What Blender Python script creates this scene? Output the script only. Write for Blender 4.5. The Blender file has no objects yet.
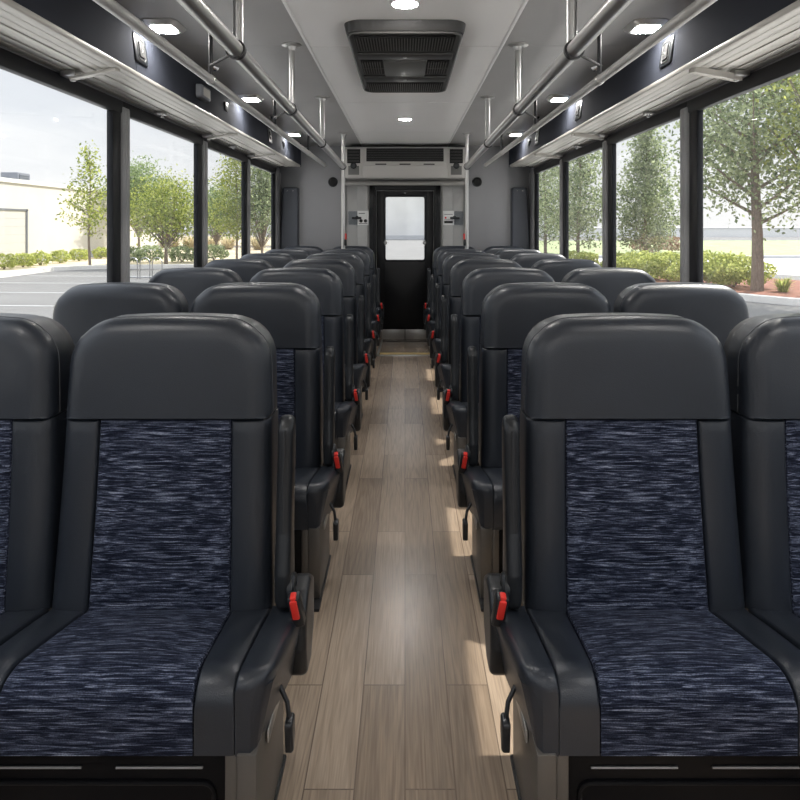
import bpy, bmesh, math, random
from mathutils import Vector, Matrix
random.seed(7)
C = bpy.context.scene.collection
PI = math.pi
F, PX, PY, H = 660.0, 405.0, 225.0, 1.115      # focal length in pixels, vanishing point, eye height


def X(px, d): return (px - PX) * d / F
def Z(py, d): return H + (PY - py) * d / F


# ------------------------------------------------------------------ materials
def nt(name):
    m = bpy.data.materials.new(name); m.use_nodes = True
    t = m.node_tree
    return m, t, t.nodes['Principled BSDF']


def node(t, kind, **kw):
    n = t.nodes.new(kind)
    for k, v in kw.items():
        if k in n.inputs: n.inputs[k].default_value = v
        else: setattr(n, k, v)
    return n


def ramp(t, stops):
    r = t.nodes.new('ShaderNodeValToRGB')
    e = r.color_ramp.elements
    while len(e) < len(stops): e.new(0.5)
    for el, (p, c) in zip(e, stops):
        el.position = p; el.color = (c[0], c[1], c[2], 1)
    return r


def mapping(t, scale, rot=(0, 0, 0)):
    co = t.nodes.new('ShaderNodeTexCoord'); mp = t.nodes.new('ShaderNodeMapping')
    mp.inputs['Scale'].default_value = scale; mp.inputs['Rotation'].default_value = rot
    t.links.new(co.outputs['Object'], mp.inputs['Vector'])
    return mp


def mat(name, col, rough=0.5, metal=0.0, var=0.0, scale=8.0, bump=0.0, bscale=200.0, stretch=(1, 1, 1), spec=0.5, coat=0.0):
    m, t, b = nt(name)
    b.inputs['Base Color'].default_value = (*col, 1)
    b.inputs['Roughness'].default_value = rough; b.inputs['Metallic'].default_value = metal
    b.inputs['Specular IOR Level'].default_value = spec
    b.inputs['Coat Weight'].default_value = coat; b.inputs['Coat Roughness'].default_value = 0.3
    if var:
        mp = mapping(t, stretch)
        n = node(t, 'ShaderNodeTexNoise', Scale=scale, Detail=4.0)
        t.links.new(mp.outputs[0], n.inputs['Vector'])
        r = ramp(t, [(0.3, [c * (1 - var) for c in col]), (0.7, [min(1, c * (1 + var)) for c in col])])
        t.links.new(n.outputs['Fac'], r.inputs[0]); t.links.new(r.outputs[0], b.inputs['Base Color'])
    if bump:
        mp = mapping(t, stretch)
        n = node(t, 'ShaderNodeTexNoise', Scale=bscale, Detail=3.0)
        t.links.new(mp.outputs[0], n.inputs['Vector'])
        bp = node(t, 'ShaderNodeBump', Strength=bump, Distance=0.002)
        t.links.new(n.outputs['Fac'], bp.inputs['Height']); t.links.new(bp.outputs[0], b.inputs['Normal'])
    return m


def fabric_mat():
    m, t, b = nt('streaked_fabric')
    mp = mapping(t, (15, 310, 310), (0.03, 0.05, 0.04))
    n = node(t, 'ShaderNodeTexNoise', Scale=1.0, Detail=3.0, Roughness=0.6, Distortion=0.9)
    t.links.new(mp.outputs[0], n.inputs['Vector'])
    r = ramp(t, [(0.40, (0.008, 0.010, 0.020)), (0.51, (0.026, 0.032, 0.053)), (0.60, (0.105, 0.122, 0.17)), (0.72, (0.29, 0.32, 0.39))])
    t.links.new(n.outputs['Fac'], r.inputs[0])
    mp2 = mapping(t, (380, 420, 420))
    n2 = node(t, 'ShaderNodeTexNoise', Scale=1.0, Detail=2.0)
    t.links.new(mp2.outputs[0], n2.inputs['Vector'])
    r2 = ramp(t, [(0.35, (0.55, 0.55, 0.6)), (0.65, (1.35, 1.35, 1.4))])
    t.links.new(n2.outputs['Fac'], r2.inputs[0])
    mx = t.nodes.new('ShaderNodeMix'); mx.data_type = 'RGBA'; mx.blend_type = 'MULTIPLY'; mx.inputs[0].default_value = 0.8
    t.links.new(r.outputs[0], mx.inputs[6]); t.links.new(r2.outputs[0], mx.inputs[7])
    t.links.new(mx.outputs[2], b.inputs['Base Color'])
    b.inputs['Roughness'].default_value = 0.9; b.inputs['Specular IOR Level'].default_value = 0.12
    bp = node(t, 'ShaderNodeBump', Strength=0.5, Distance=0.002)
    t.links.new(n2.outputs['Fac'], bp.inputs['Height']); t.links.new(bp.outputs[0], b.inputs['Normal'])
    return m


def wood_mat(name, gain=1.0):
    m, t, b = nt(name)
    co = t.nodes.new('ShaderNodeTexCoord')
    sep = t.nodes.new('ShaderNodeSeparateXYZ'); cmb = t.nodes.new('ShaderNodeCombineXYZ')
    t.links.new(co.outputs['Object'], sep.inputs[0])
    t.links.new(sep.outputs['Y'], cmb.inputs['X']); t.links.new(sep.outputs['X'], cmb.inputs['Y'])
    br = t.nodes.new('ShaderNodeTexBrick')
    br.offset = 0.37; br.inputs['Scale'].default_value = 1.0
    br.inputs['Brick Width'].default_value = 0.80; br.inputs['Row Height'].default_value = 0.100
    br.inputs['Mortar Size'].default_value = 0.0016; br.inputs['Mortar Smooth'].default_value = 0.3
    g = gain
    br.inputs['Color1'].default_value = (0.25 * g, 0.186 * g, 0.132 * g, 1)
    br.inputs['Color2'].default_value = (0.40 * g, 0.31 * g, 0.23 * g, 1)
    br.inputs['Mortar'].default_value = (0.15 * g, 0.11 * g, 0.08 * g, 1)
    t.links.new(cmb.outputs[0], br.inputs['Vector'])
    # per-plank offset so the grain breaks at the joints
    add = t.nodes.new('ShaderNodeVectorMath'); add.operation = 'ADD'
    sc = t.nodes.new('ShaderNodeVectorMath'); sc.operation = 'SCALE'; sc.inputs['Scale'].default_value = 60.0
    t.links.new(br.outputs['Color'], sc.inputs[0])
    t.links.new(co.outputs['Object'], add.inputs[0]); t.links.new(sc.outputs[0], add.inputs[1])
    mp = t.nodes.new('ShaderNodeMapping'); mp.inputs['Scale'].default_value = (13, 0.55, 1)
    t.links.new(add.outputs[0], mp.inputs['Vector'])
    w = t.nodes.new('ShaderNodeTexNoise'); w.inputs['Scale'].default_value = 1.2; w.inputs['Detail'].default_value = 2; w.inputs['Distortion'].default_value = 0.4
    t.links.new(mp.outputs[0], w.inputs['Vector'])
    mul = t.nodes.new('ShaderNodeMath'); mul.operation = 'MULTIPLY'; mul.inputs[1].default_value = 75
    t.links.new(w.outputs['Fac'], mul.inputs[0])
    sn = t.nodes.new('ShaderNodeMath'); sn.operation = 'SINE'; t.links.new(mul.outputs[0], sn.inputs[0])
    r1 = ramp(t, [(0.0, (0.86, 0.85, 0.84)), (0.6, (1.03, 1.03, 1.03))])
    ad = t.nodes.new('ShaderNodeMath'); ad.operation = 'MULTIPLY_ADD'; ad.inputs[1].default_value = 0.5; ad.inputs[2].default_value = 0.5
    t.links.new(sn.outputs[0], ad.inputs[0]); t.links.new(ad.outputs[0], r1.inputs[0])
    mp2 = t.nodes.new('ShaderNodeMapping'); mp2.inputs['Scale'].default_value = (260, 9, 1)
    t.links.new(add.outputs[0], mp2.inputs['Vector'])
    n2 = t.nodes.new('ShaderNodeTexNoise'); n2.inputs['Scale'].default_value = 1; n2.inputs['Detail'].default_value = 3
    t.links.new(mp2.outputs[0], n2.inputs['Vector'])
    r2 = ramp(t, [(0.3, (0.80, 0.80, 0.80)), (0.7, (1.15, 1.15, 1.15))])
    t.links.new(n2.outputs['Fac'], r2.inputs[0])
    m1 = t.nodes.new('ShaderNodeMix'); m1.data_type = 'RGBA'; m1.blend_type = 'MULTIPLY'; m1.inputs[0].default_value = 1
    m2 = t.nodes.new('ShaderNodeMix'); m2.data_type = 'RGBA'; m2.blend_type = 'MULTIPLY'; m2.inputs[0].default_value = 1
    t.links.new(br.outputs['Color'], m1.inputs[6]); t.links.new(r1.outputs[0], m1.inputs[7])
    t.links.new(m1.outputs[2], m2.inputs[6]); t.links.new(r2.outputs[0], m2.inputs[7])
    t.links.new(m2.outputs[2], b.inputs['Base Color'])
    b.inputs['Roughness'].default_value = 0.27; b.inputs['Specular IOR Level'].default_value = 0.8
    bp = node(t, 'ShaderNodeBump', Strength=0.15, Distance=0.001)
    t.links.new(n2.outputs['Fac'], bp.inputs['Height']); t.links.new(bp.outputs[0], b.inputs['Normal'])
    return m


def glass_mat(name, tint=(0.97, 0.98, 0.98), ior=1.18, veil=0.0):
    m = bpy.data.materials.new(name); m.use_nodes = True
    t = m.node_tree; t.nodes.clear()
    o = t.nodes.new('ShaderNodeOutputMaterial'); mx = t.nodes.new('ShaderNodeMixShader')
    tr = t.nodes.new('ShaderNodeBsdfTransparent'); tr.inputs[0].default_value = (*tint, 1)
    gl = t.nodes.new('ShaderNodeBsdfGlossy'); gl.inputs['Roughness'].default_value = 0.02
    lw = t.nodes.new('ShaderNodeLayerWeight')
    pw = t.nodes.new('ShaderNodeMath'); pw.operation = 'POWER'; pw.inputs[1].default_value = 5.0
    fr = t.nodes.new('ShaderNodeMath'); fr.operation = 'MULTIPLY_ADD'; fr.inputs[1].default_value = (ior - 1) * 2.2; fr.inputs[2].default_value = 0.02
    t.links.new(lw.outputs['Facing'], pw.inputs[0]); t.links.new(pw.outputs[0], fr.inputs[0])
    t.links.new(fr.outputs[0], mx.inputs[0]); t.links.new(tr.outputs[0], mx.inputs[1]); t.links.new(gl.outputs[0], mx.inputs[2])
    if veil:  # pale veil mixed into the glass to imitate reflected haze
        fm_ = t.nodes.new('ShaderNodeMixShader'); fm_.inputs[0].default_value = veil
        tl = t.nodes.new('ShaderNodeBsdfTranslucent'); tl.inputs[0].default_value = (0.9, 0.9, 0.9, 1)
        t.links.new(mx.outputs[0], fm_.inputs[1]); t.links.new(tl.outputs[0], fm_.inputs[2]); t.links.new(fm_.outputs[0], o.inputs[0])
    else:
        t.links.new(mx.outputs[0], o.inputs[0])
    return m


def leaf_mat(name, dark, light):
    m = bpy.data.materials.new(name); m.use_nodes = True
    t = m.node_tree; t.nodes.clear()
    o = t.nodes.new('ShaderNodeOutputMaterial'); mx = t.nodes.new('ShaderNodeMixShader'); mx.inputs[0].default_value = 0.55
    g = t.nodes.new('ShaderNodeNewGeometry')
    r = ramp(t, [(0.0, dark), (1.0, light)])
    t.links.new(g.outputs['Random Per Island'], r.inputs[0])
    d = t.nodes.new('ShaderNodeBsdfDiffuse'); tl = t.nodes.new('ShaderNodeBsdfTranslucent')
    t.links.new(r.outputs[0], d.inputs[0]); t.links.new(r.outputs[0], tl.inputs[0])
    t.links.new(d.outputs[0], mx.inputs[1]); t.links.new(tl.outputs[0], mx.inputs[2]); t.links.new(mx.outputs[0], o.inputs[0])
    return m


def emit_mat(name, col, s):
    m, t, b = nt(name)
    b.inputs['Base Color'].default_value = (0.9, 0.9, 0.9, 1)
    b.inputs['Emission Color'].default_value = (*col, 1); b.inputs['Emission Strength'].default_value = s
    return m


M = dict(
    leather=mat('charcoal_leather', (0.019, 0.0235, 0.032), 0.36, var=0.12, scale=5, bump=0.25, bscale=420, spec=0.5, coat=0.12),
    stitch=mat('piping_leather', (0.045, 0.049, 0.058), 0.45),
    fabric=fabric_mat(),
    plastic=mat('black_plastic', (0.014, 0.016, 0.019), 0.33, bump=0.1, bscale=500),
    shell=mat('shell_plastic', (0.028, 0.029, 0.032), 0.5, bump=0.1, bscale=400),
    black=mat('black_paint', (0.006, 0.0065, 0.008), 0.4, spec=0.3),
    gloss=mat('gloss_black', (0.004, 0.004, 0.005), 0.35, spec=0.15),
    taupe=mat('taupe_metal', (0.14, 0.13, 0.118), 0.42, 0.6, var=0.05, scale=3),
    chrome=mat('chrome', (0.75, 0.75, 0.76), 0.18, 1.0),
    alu=mat('brushed_aluminium', (0.55, 0.545, 0.53), 0.33, 0.85, bump=0.1, bscale=60, stretch=(8, 1, 8)),
    steel=mat('grey_steel', (0.46, 0.455, 0.45), 0.34, 0.88),
    satin=mat('satin_aluminium', (0.58, 0.575, 0.56), 0.5, 0.5),
    clamp=mat('clamp_black', (0.02, 0.02, 0.022), 0.4),
    red=mat('red_plastic', (0.75, 0.035, 0.025), 0.4),
    floor=wood_mat('oak_vinyl'),
    rampwood=wood_mat('oak_vinyl_dark', 0.6),  # same planks at a darker gain
    yellow=mat('yellow_strip', (0.36, 0.25, 0.08), 0.6, var=0.15, scale=20),
    ceil=mat('pale_ceiling_vinyl', (0.74, 0.73, 0.72), 0.5, var=0.02, scale=2),
    ceilside=mat('grey_ceiling_panel', (0.36, 0.355, 0.35), 0.5, var=0.03, scale=3),
    seam=mat('seam_grey', (0.10, 0.10, 0.10), 0.7),
    trim=mat('white_trim', (0.78, 0.78, 0.77), 0.4),
    rackface=mat('slate_rack_panel', (0.036, 0.040, 0.052), 0.9, bump=0.08, bscale=300, spec=0.1),
    rackalu=mat('rack_aluminium', (0.54, 0.52, 0.48), 0.45, 0.40, var=0.06, scale=6, stretch=(1, 0.15, 1)),
    wallgrey=mat('grey_wall_panel', (0.25, 0.25, 0.26), 0.55, var=0.03, scale=4),
    walllight=mat('pale_grey_panel', (0.44, 0.44, 0.43), 0.5, var=0.02, scale=4),
    pillar=mat('pillar_grey', (0.36, 0.36, 0.365), 0.42, var=0.03, scale=4),
    frame=mat('black_window_frame', (0.009, 0.010, 0.013), 0.45, spec=0.3),
    pad=mat('slate_pad', (0.06, 0.066, 0.08), 0.5, bump=0.1, bscale=300),
    hvac=mat('warm_grey_housing', (0.42, 0.405, 0.385), 0.4, 0.15),
    ventgrey=mat('vent_dark_grey', (0.042, 0.041, 0.040), 0.4),
    ventfin=mat('vent_fin', (0.07, 0.068, 0.065), 0.45),
    ventplate=mat('vent_plate', (0.10, 0.10, 0.096), 0.45),
    dark=mat('dark_recess', (0.006, 0.006, 0.006), 0.8),
    paper=mat('white_paper', (0.8, 0.8, 0.79), 0.6),
    clear=glass_mat('clear_plastic', (0.8, 0.82, 0.84), 1.4),
    ink=mat('black_ink', (0.02, 0.02, 0.02), 0.6),
    glass=glass_mat('window_glass', veil=0.012),
    lens=emit_mat('light_lens', (1.0, 0.97, 0.93), 105.0),
    lensround=emit_mat('round_light_lens', (1.0, 0.97, 0.93), 190.0),
    asphalt=mat('pale_asphalt', (0.155, 0.153, 0.15), 0.9, var=0.1, scale=0.7, bump=0.3, bscale=40),
    line=mat('white_line_paint', (0.36, 0.36, 0.355), 0.8),
    concrete=mat('concrete', (0.72, 0.70, 0.67), 0.9, var=0.06, scale=2),
    bounce_apron=mat('bounce_white', (0.84, 0.82, 0.79), 0.9, var=0.03, scale=2),  # bright reflector colour for the added ground aprons
    mulch=mat('red_mulch', (0.24, 0.10, 0.065), 0.95, var=0.4, scale=14, bump=0.8, bscale=30),
    lawn=mat('lawn_grass', (0.31, 0.36, 0.18), 0.95, var=0.25, scale=1.2, bump=0.5, bscale=20),
    straw=mat('dry_ground', (0.55, 0.47, 0.33), 0.95, var=0.2, scale=2),
    render=mat('cream_render', (0.60, 0.57, 0.52), 0.85, var=0.03, scale=1),
    coping=mat('white_coping', (0.80, 0.80, 0.79), 0.6),
    plinth=mat('grey_plinth', (0.42, 0.43, 0.45), 0.8),
    shutter=mat('pale_shutter', (0.54, 0.52, 0.48), 0.6),
    shutterframe=mat('shutter_frame', (0.16, 0.17, 0.19), 0.5),
    farwall=mat('far_pale_wall', (0.62, 0.62, 0.62), 0.85, var=0.12, scale=0.35),
    bark=mat('grey_brown_bark', (0.20, 0.155, 0.12), 0.9, var=0.3, scale=12, stretch=(3, 3, 1)),
    leaf_green=leaf_mat('green_leaves', (0.13, 0.20, 0.075), (0.38, 0.46, 0.22)),
    leaf_lime=leaf_mat('yellow_green_leaves', (0.13, 0.19, 0.04), (0.55, 0.58, 0.17)),
    leaf_grey=leaf_mat('grey_green_leaves', (0.10, 0.15, 0.07), (0.50, 0.56, 0.32)),
    leaf_straw=leaf_mat('straw_blades', (0.50, 0.43, 0.27), (0.86, 0.78, 0.58)),
    leaf_shrub=leaf_mat('shrub_leaves', (0.26, 0.32, 0.08), (0.70, 0.72, 0.26)),
    bike=mat('galvanised_tube', (0.35, 0.35, 0.35), 0.35, 0.9),
)

# ------------------------------------------------------------------ mesh builder
ORIG = {}


class MB:
    def __init__(self): self.bm = bmesh.new()

    def box(self, lo, hi, bev=0.0, seg=2, mtx=None):
        r = bmesh.ops.create_cube(self.bm, size=1.0)
        vs = r['verts']
        c = [(a + b) / 2 for a, b in zip(lo, hi)]; s = [abs(b - a) for a, b in zip(lo, hi)]
        for v in vs: v.co = Vector((v.co.x * s[0] + c[0], v.co.y * s[1] + c[1], v.co.z * s[2] + c[2]))
        if mtx is not None:
            for v in vs: v.co = mtx @ v.co
        if bev:
            es = list({e for v in vs for e in v.link_edges})
            bmesh.ops.bevel(self.bm, geom=es, offset=min(bev, min(s) * 0.49), segments=seg, profile=0.5, affect='EDGES')
        return self

    def tube(self, pts, r, seg=12, cap=True):
        pts = [Vector(p) for p in pts]
        n = len(pts); rad = r if isinstance(r, (list, tuple)) else [r] * n
        tang = [(pts[min(i + 1, n - 1)] - pts[max(i - 1, 0)]).normalized() for i in range(n)]
        t0 = tang[0]
        up = Vector((0, 0, 1)) if abs(t0.z) < 0.9 else Vector((1, 0, 0))
        a = t0.cross(up).normalized()
        rings = []
        for i in range(n):
            t = tang[i]
            a = (a - t * a.dot(t)).normalized(); b = t.cross(a)
            rings.append([self.bm.verts.new(pts[i] + (a * math.cos(2 * PI * k / seg) + b * math.sin(2 * PI * k / seg)) * rad[i]) for k in range(seg)])
        for i in range(n - 1):
            for k in range(seg):
                self.bm.faces.new((rings[i][k], rings[i][(k + 1) % seg], rings[i + 1][(k + 1) % seg], rings[i + 1][k]))
        if cap:
            self.bm.faces.new(rings[0][::-1]); self.bm.faces.new(rings[-1])
        return self

    def cyl(self, a, b, r, seg=16): return self.tube([a, b], r, seg)

    def lathe(self, c, axis, prof, seg=24):
        """prof: (radius, distance along axis)"""
        ax = Vector(axis).normalized()
        up = Vector((0, 0, 1)) if abs(ax.z) < 0.9 else Vector((1, 0, 0))
        a = ax.cross(up).normalized(); b = ax.cross(a)
        rings = []
        for r, h in prof:
            rings.append([self.bm.verts.new(Vector(c) + ax * h + (a * math.cos(2 * PI * k / seg) + b * math.sin(2 * PI * k / seg)) * max(r, 1e-4)) for k in range(seg)])
        for i in range(len(rings) - 1):
            for k in range(seg):
                self.bm.faces.new((rings[i][k], rings[i][(k + 1) % seg], rings[i + 1][(k + 1) % seg], rings[i + 1][k]))
        self.bm.faces.new(rings[0][::-1]); self.bm.faces.new(rings[-1])
        return self

    def pillow(self, outline, prof, mult, fmap, bulge=0.0, caps=(0.9, 0.75, 0.55, 0.3)):
        """outline: closed 2D loop; prof: (inset fraction, depth) from the front to the rear; mult(p): inset at a point; fmap(a,b,depth)->xyz"""
        n = len(outline)
        O = [Vector(p) for p in outline]
        area = sum(O[i].x * O[(i + 1) % n].y - O[(i + 1) % n].x * O[i].y for i in range(n))
        sg = 1 if area > 0 else -1
        N = []
        for i in range(n):
            d1 = (O[i] - O[i - 1]).normalized(); d2 = (O[(i + 1) % n] - O[i]).normalized()
            n1 = Vector((d1.y, -d1.x)) * sg; n2 = Vector((d2.y, -d2.x)) * sg
            q = (n1 + n2)
            q = q.normalized() if q.length > 1e-6 else n1
            q = q / max(0.5, q.dot(n1))
            N.append(q)
        IN = []
        for p, q in zip(O, N):
            m = mult(p, q) if mult.__code__.co_argcount - len(mult.__defaults__ or ()) == 2 else mult(p)
            if isinstance(m, tuple): IN.append(Vector((q.x * m[0], q.y * m[1])))
            else: IN.append(q * m)
        ring0 = [O[i] - IN[i] * prof[0][0] for i in range(n)]
        # collapse the cap onto a spine running along the longer way
        xs = [p.x for p in ring0]; ys = [p.y for p in ring0]
        ax = 1 if max(ys) - min(ys) >= max(xs) - min(xs) else 0
        lo = min(p[ax] for p in ring0); hi = max(p[ax] for p in ring0); tol = (hi - lo) * 0.06
        def mean(ps): return sum(ps, Vector((0, 0))) / len(ps)
        def mid(ps):
            o_ = [p[1 - ax] for p in ps]; return (min(o_) + max(o_)) / 2, (max(o_) - min(o_)) / 2
        ca, wa = mid([p for p in ring0 if p[ax] < lo + tol]); cb, wb = mid([p for p in ring0 if p[ax] > hi - tol])
        half = (max(p[1 - ax] for p in ring0) - min(p[1 - ax] for p in ring0)) / 2
        e0 = min(lo + half * 0.8, (lo + hi) / 2); e1 = max(hi - half * 0.8, (lo + hi) / 2)
        SPN = []
        for p in ring0:
            v = max(e0, min(e1, p[ax])); k = (v - lo) / (hi - lo); c = ca + (cb - ca) * k
            SPN.append(Vector((c, v)) if ax == 1 else Vector((v, c)))
        rings = []
        for rho in [0.0] + list(reversed(caps)):
            rings.append([self.bm.verts.new(fmap(*(SPN[i] + (ring0[i] - SPN[i]) * rho), prof[0][1] - bulge * (1 - rho * rho))) for i in range(n)])
        first = rings[0]
        for f, d in prof:
            rings.append([self.bm.verts.new(fmap(*(O[i] - IN[i] * f), d)) for i in range(n)])
        for i in range(len(rings) - 1):
            for k in range(n):
                self.bm.faces.new((rings[i][k], rings[i + 1][k], rings[i + 1][(k + 1) % n], rings[i][(k + 1) % n]))
        self.bm.faces.new(rings[-1])
        try: self.bm.faces.new(first)
        except ValueError: pass
        bmesh.ops.remove_doubles(self.bm, verts=first, dist=2e-4)
        return self

    def pad(self, c, ins, rr, depth, fmap, bulge=0.0, step=0.022):
        """four-cornered upholstered pad. c: corners (left-low, right-low, right-high, left-high); ins: roll widths left, right, low, high"""
        c = [Vector(p) for p in c]
        wid = ((c[1] - c[0]).length + (c[2] - c[3]).length) / 2; hgt = ((c[3] - c[0]).length + (c[2] - c[1]).length) / 2
        def samples(L, a, b):
            t = [a * (1 - math.cos(k / 6 * PI / 2)) for k in range(6)] if a > 0.012 else [0, a * 0.25, a * 0.6]
            e = [L - q for q in ([b * (1 - math.cos(k / 6 * PI / 2)) for k in range(6)] if b > 0.012 else [0, b * 0.25, b * 0.6])]
            k = max(2, int((L - a - b) / step))
            return t + [a + (L - a - b) * i / k for i in range(k + 1)] + e[::-1]
        us = samples(wid, ins[0], ins[1]); vs = samples(hgt, ins[2], ins[3])
        nu, nv = len(us), len(vs)
        def pos(u, v):
            fu, fv = u / wid, v / hgt
            return (c[0] * (1 - fu) + c[1] * fu) * (1 - fv) + (c[3] * (1 - fu) + c[2] * fu) * fv
        G = []
        for v in vs:
            row = []
            for u in us:
                ax = max(0, 1 - u / ins[0], 1 - (wid - u) / ins[1]); ay = max(0, 1 - v / ins[2], 1 - (hgt - v) / ins[3])
                wx = max([0] + [1 - q / w_ for q, w_ in ((u, ins[0]), (wid - u, ins[1])) if w_ > 0.012])
                wy = max([0] + [1 - q / w_ for q, w_ in ((v, ins[2]), (hgt - v, ins[3])) if w_ > 0.012])
                a = min(1.0, math.hypot(wx, wy))
                d = rr * (1 - math.sqrt(max(0, 1 - a * a)))
                if a < 1: d += 0.008 * (1 - math.sqrt(max(0, 1 - min(1.0, max(ax, ay) if max(wx, wy) == 0 else max([0] + [1 - q / w_ for q, w_ in ((u, ins[0]), (wid - u, ins[1]), (v, ins[2]), (hgt - v, ins[3])) if w_ <= 0.012])) ** 2)))
                fu, fv = u / wid * 2 - 1, v / hgt * 2 - 1
                p = pos(u, v)
                row.append(self.bm.verts.new(fmap(p.x, p.y, d - bulge * (1 - fu * fu) * (1 - fv ** 4))))
            G.append(row)
        for j in range(nv - 1):
            for i in range(nu - 1):
                self.bm.faces.new((G[j][i], G[j][i + 1], G[j + 1][i + 1], G[j + 1][i]))
        idx = [(j0, 0) for j0 in range(0)]
        loop = [(0, i) for i in range(nu)] + [(j, nu - 1) for j in range(1, nv)] + [(nv - 1, i) for i in range(nu - 2, -1, -1)] + [(j, 0) for j in range(nv - 2, 0, -1)]
        prev = [G[j][i] for j, i in loop]
        for dd in (rr + (depth - rr) * 0.4, depth):
            cur = []
            for j, i in loop:
                p = pos(us[i], vs[j]); cur.append(self.bm.verts.new(fmap(p.x, p.y, dd)))
            for k in range(len(loop)):
                self.bm.faces.new((prev[k], prev[(k + 1) % len(loop)], cur[(k + 1) % len(loop)], cur[k]))
            prev = cur
        self.bm.faces.new(prev)
        return self

    def poly(self, pts, z0, z1):
        """vertical prism from a plan polygon"""
        lo = [self.bm.verts.new((x, y, z0)) for x, y in pts]; hi = [self.bm.verts.new((x, y, z1)) for x, y in pts]
        n = len(pts)
        self.bm.faces.new(hi); self.bm.faces.new(lo[::-1])
        for i in range(n): self.bm.faces.new((lo[i], lo[(i + 1) % n], hi[(i + 1) % n], hi[i]))
        return self

    def build(self, name, m, parent=None, smooth=True, recalc=True):
        if recalc: bmesh.ops.recalc_face_normals(self.bm, faces=self.bm.faces[:])
        if parent is not None:
            o = ORIG.get(parent.name, Vector((0, 0, 0)))
            if o.length > 0: bmesh.ops.translate(self.bm, vec=-o, verts=self.bm.verts[:])
        me = bpy.data.meshes.new(name); self.bm.to_mesh(me); self.bm.free()
        me.materials.append(m)
        if smooth:
            me.polygons.foreach_set('use_smooth', [True] * len(me.polygons))
            try: me.set_sharp_from_angle(angle=math.radians(38))
            except Exception: pass
        ob = bpy.data.objects.new(name, me); C.objects.link(ob)
        if parent is not None:
            ob.parent = parent; ORIG[ob.name] = ORIG.get(parent.name, Vector((0, 0, 0)))
        return ob


def thing(name, label, cat, loc=(0, 0, 0), group=None):
    o = bpy.data.objects.new(name, None); C.objects.link(o)
    o.empty_display_size = 0.1
    o.location = loc; ORIG[o.name] = Vector(loc)
    o['label'] = label; o['category'] = cat
    if group: o['group'] = group
    return o


def tag(o, label, cat, group=None):
    o['label'] = label; o['category'] = cat
    if group: o['group'] = group
    return o


def struct(o):
    o['kind'] = 'structure'; return o


def copy_tree(o, parent=None):
    c = o.copy(); C.objects.link(c)
    if parent is not None: c.parent = parent
    for ch in list(o.children): copy_tree(ch, c)
    return c


def rpoly(pts, rad, seg=8, step=0.0):
    """rounded polygon; rad per corner; long straight sides split by step"""
    n = len(pts); out = []
    P = [Vector(p) for p in pts]
    for i in range(n):
        p = P[i]; a = P[i - 1] - p; b = P[(i + 1) % n] - p
        r = rad[i] if isinstance(rad, (list, tuple)) else rad
        an = a.normalized(); bn = b.normalized()
        ang = math.acos(max(-1, min(1, an.dot(bn))))
        t = min(r / math.tan(ang / 2), a.length * 0.49, b.length * 0.49) if r > 0 else 0
        if t < 1e-5: out.append(p); continue
        r = t * math.tan(ang / 2)
        ctr = p + (an + bn).normalized() * (r / math.sin(ang / 2))
        s = p + an * t - ctr; e = p + bn * t - ctr
        a0 = math.atan2(s.y, s.x); a1 = math.atan2(e.y, e.x)
        da = (a1 - a0 + PI) % (2 * PI) - PI
        for k in range(seg + 1):
            q = a0 + da * k / seg
            out.append(ctr + Vector((math.cos(q), math.sin(q))) * r)
    if step:
        res = []
        for i in range(len(out)):
            a, b = out[i], out[(i + 1) % len(out)]
            res.append(a)
            k = int((b - a).length / step)
            for j in range(1, k + 1): res.append(a + (b - a) * (j / (k + 1)))
        out = res
    return [(p.x, p.y) for p in out]


def roundover(r, depth, back=0.0, n=6):
    """front edge rolled over radius-fraction 1 -> 0 across depth r, then straight to depth"""
    pr = []
    for k in range(n + 1):
        a = k / n * PI / 2
        pr.append((1 - math.sin(a), r * (1 - math.cos(a))))
    pr.append((0, depth * 0.7)); pr.append((0, depth))
    if back: pr += [(back * 0.4, depth + r * 0.25), (back, depth + r * 0.4)]
    return pr


# ------------------------------------------------------------------ seats
ZB, ZS, ZT = 0.275, 0.684, 0.900       # back foot, headrest seam, head top
PITCH = 0.835; D1 = 1.47


def back_y(z):
    t = (z - ZB) / (ZT - ZB)
    return -0.052 * (1 - t) + 0.010 * math.sin(PI * min(1, max(0, t)))


def half_w(z):          # half width of the back at a height
    t = max(0, min(1, (ZS - z) / (ZS - ZB)))
    return 0.2300 + 0.0115 * t


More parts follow.
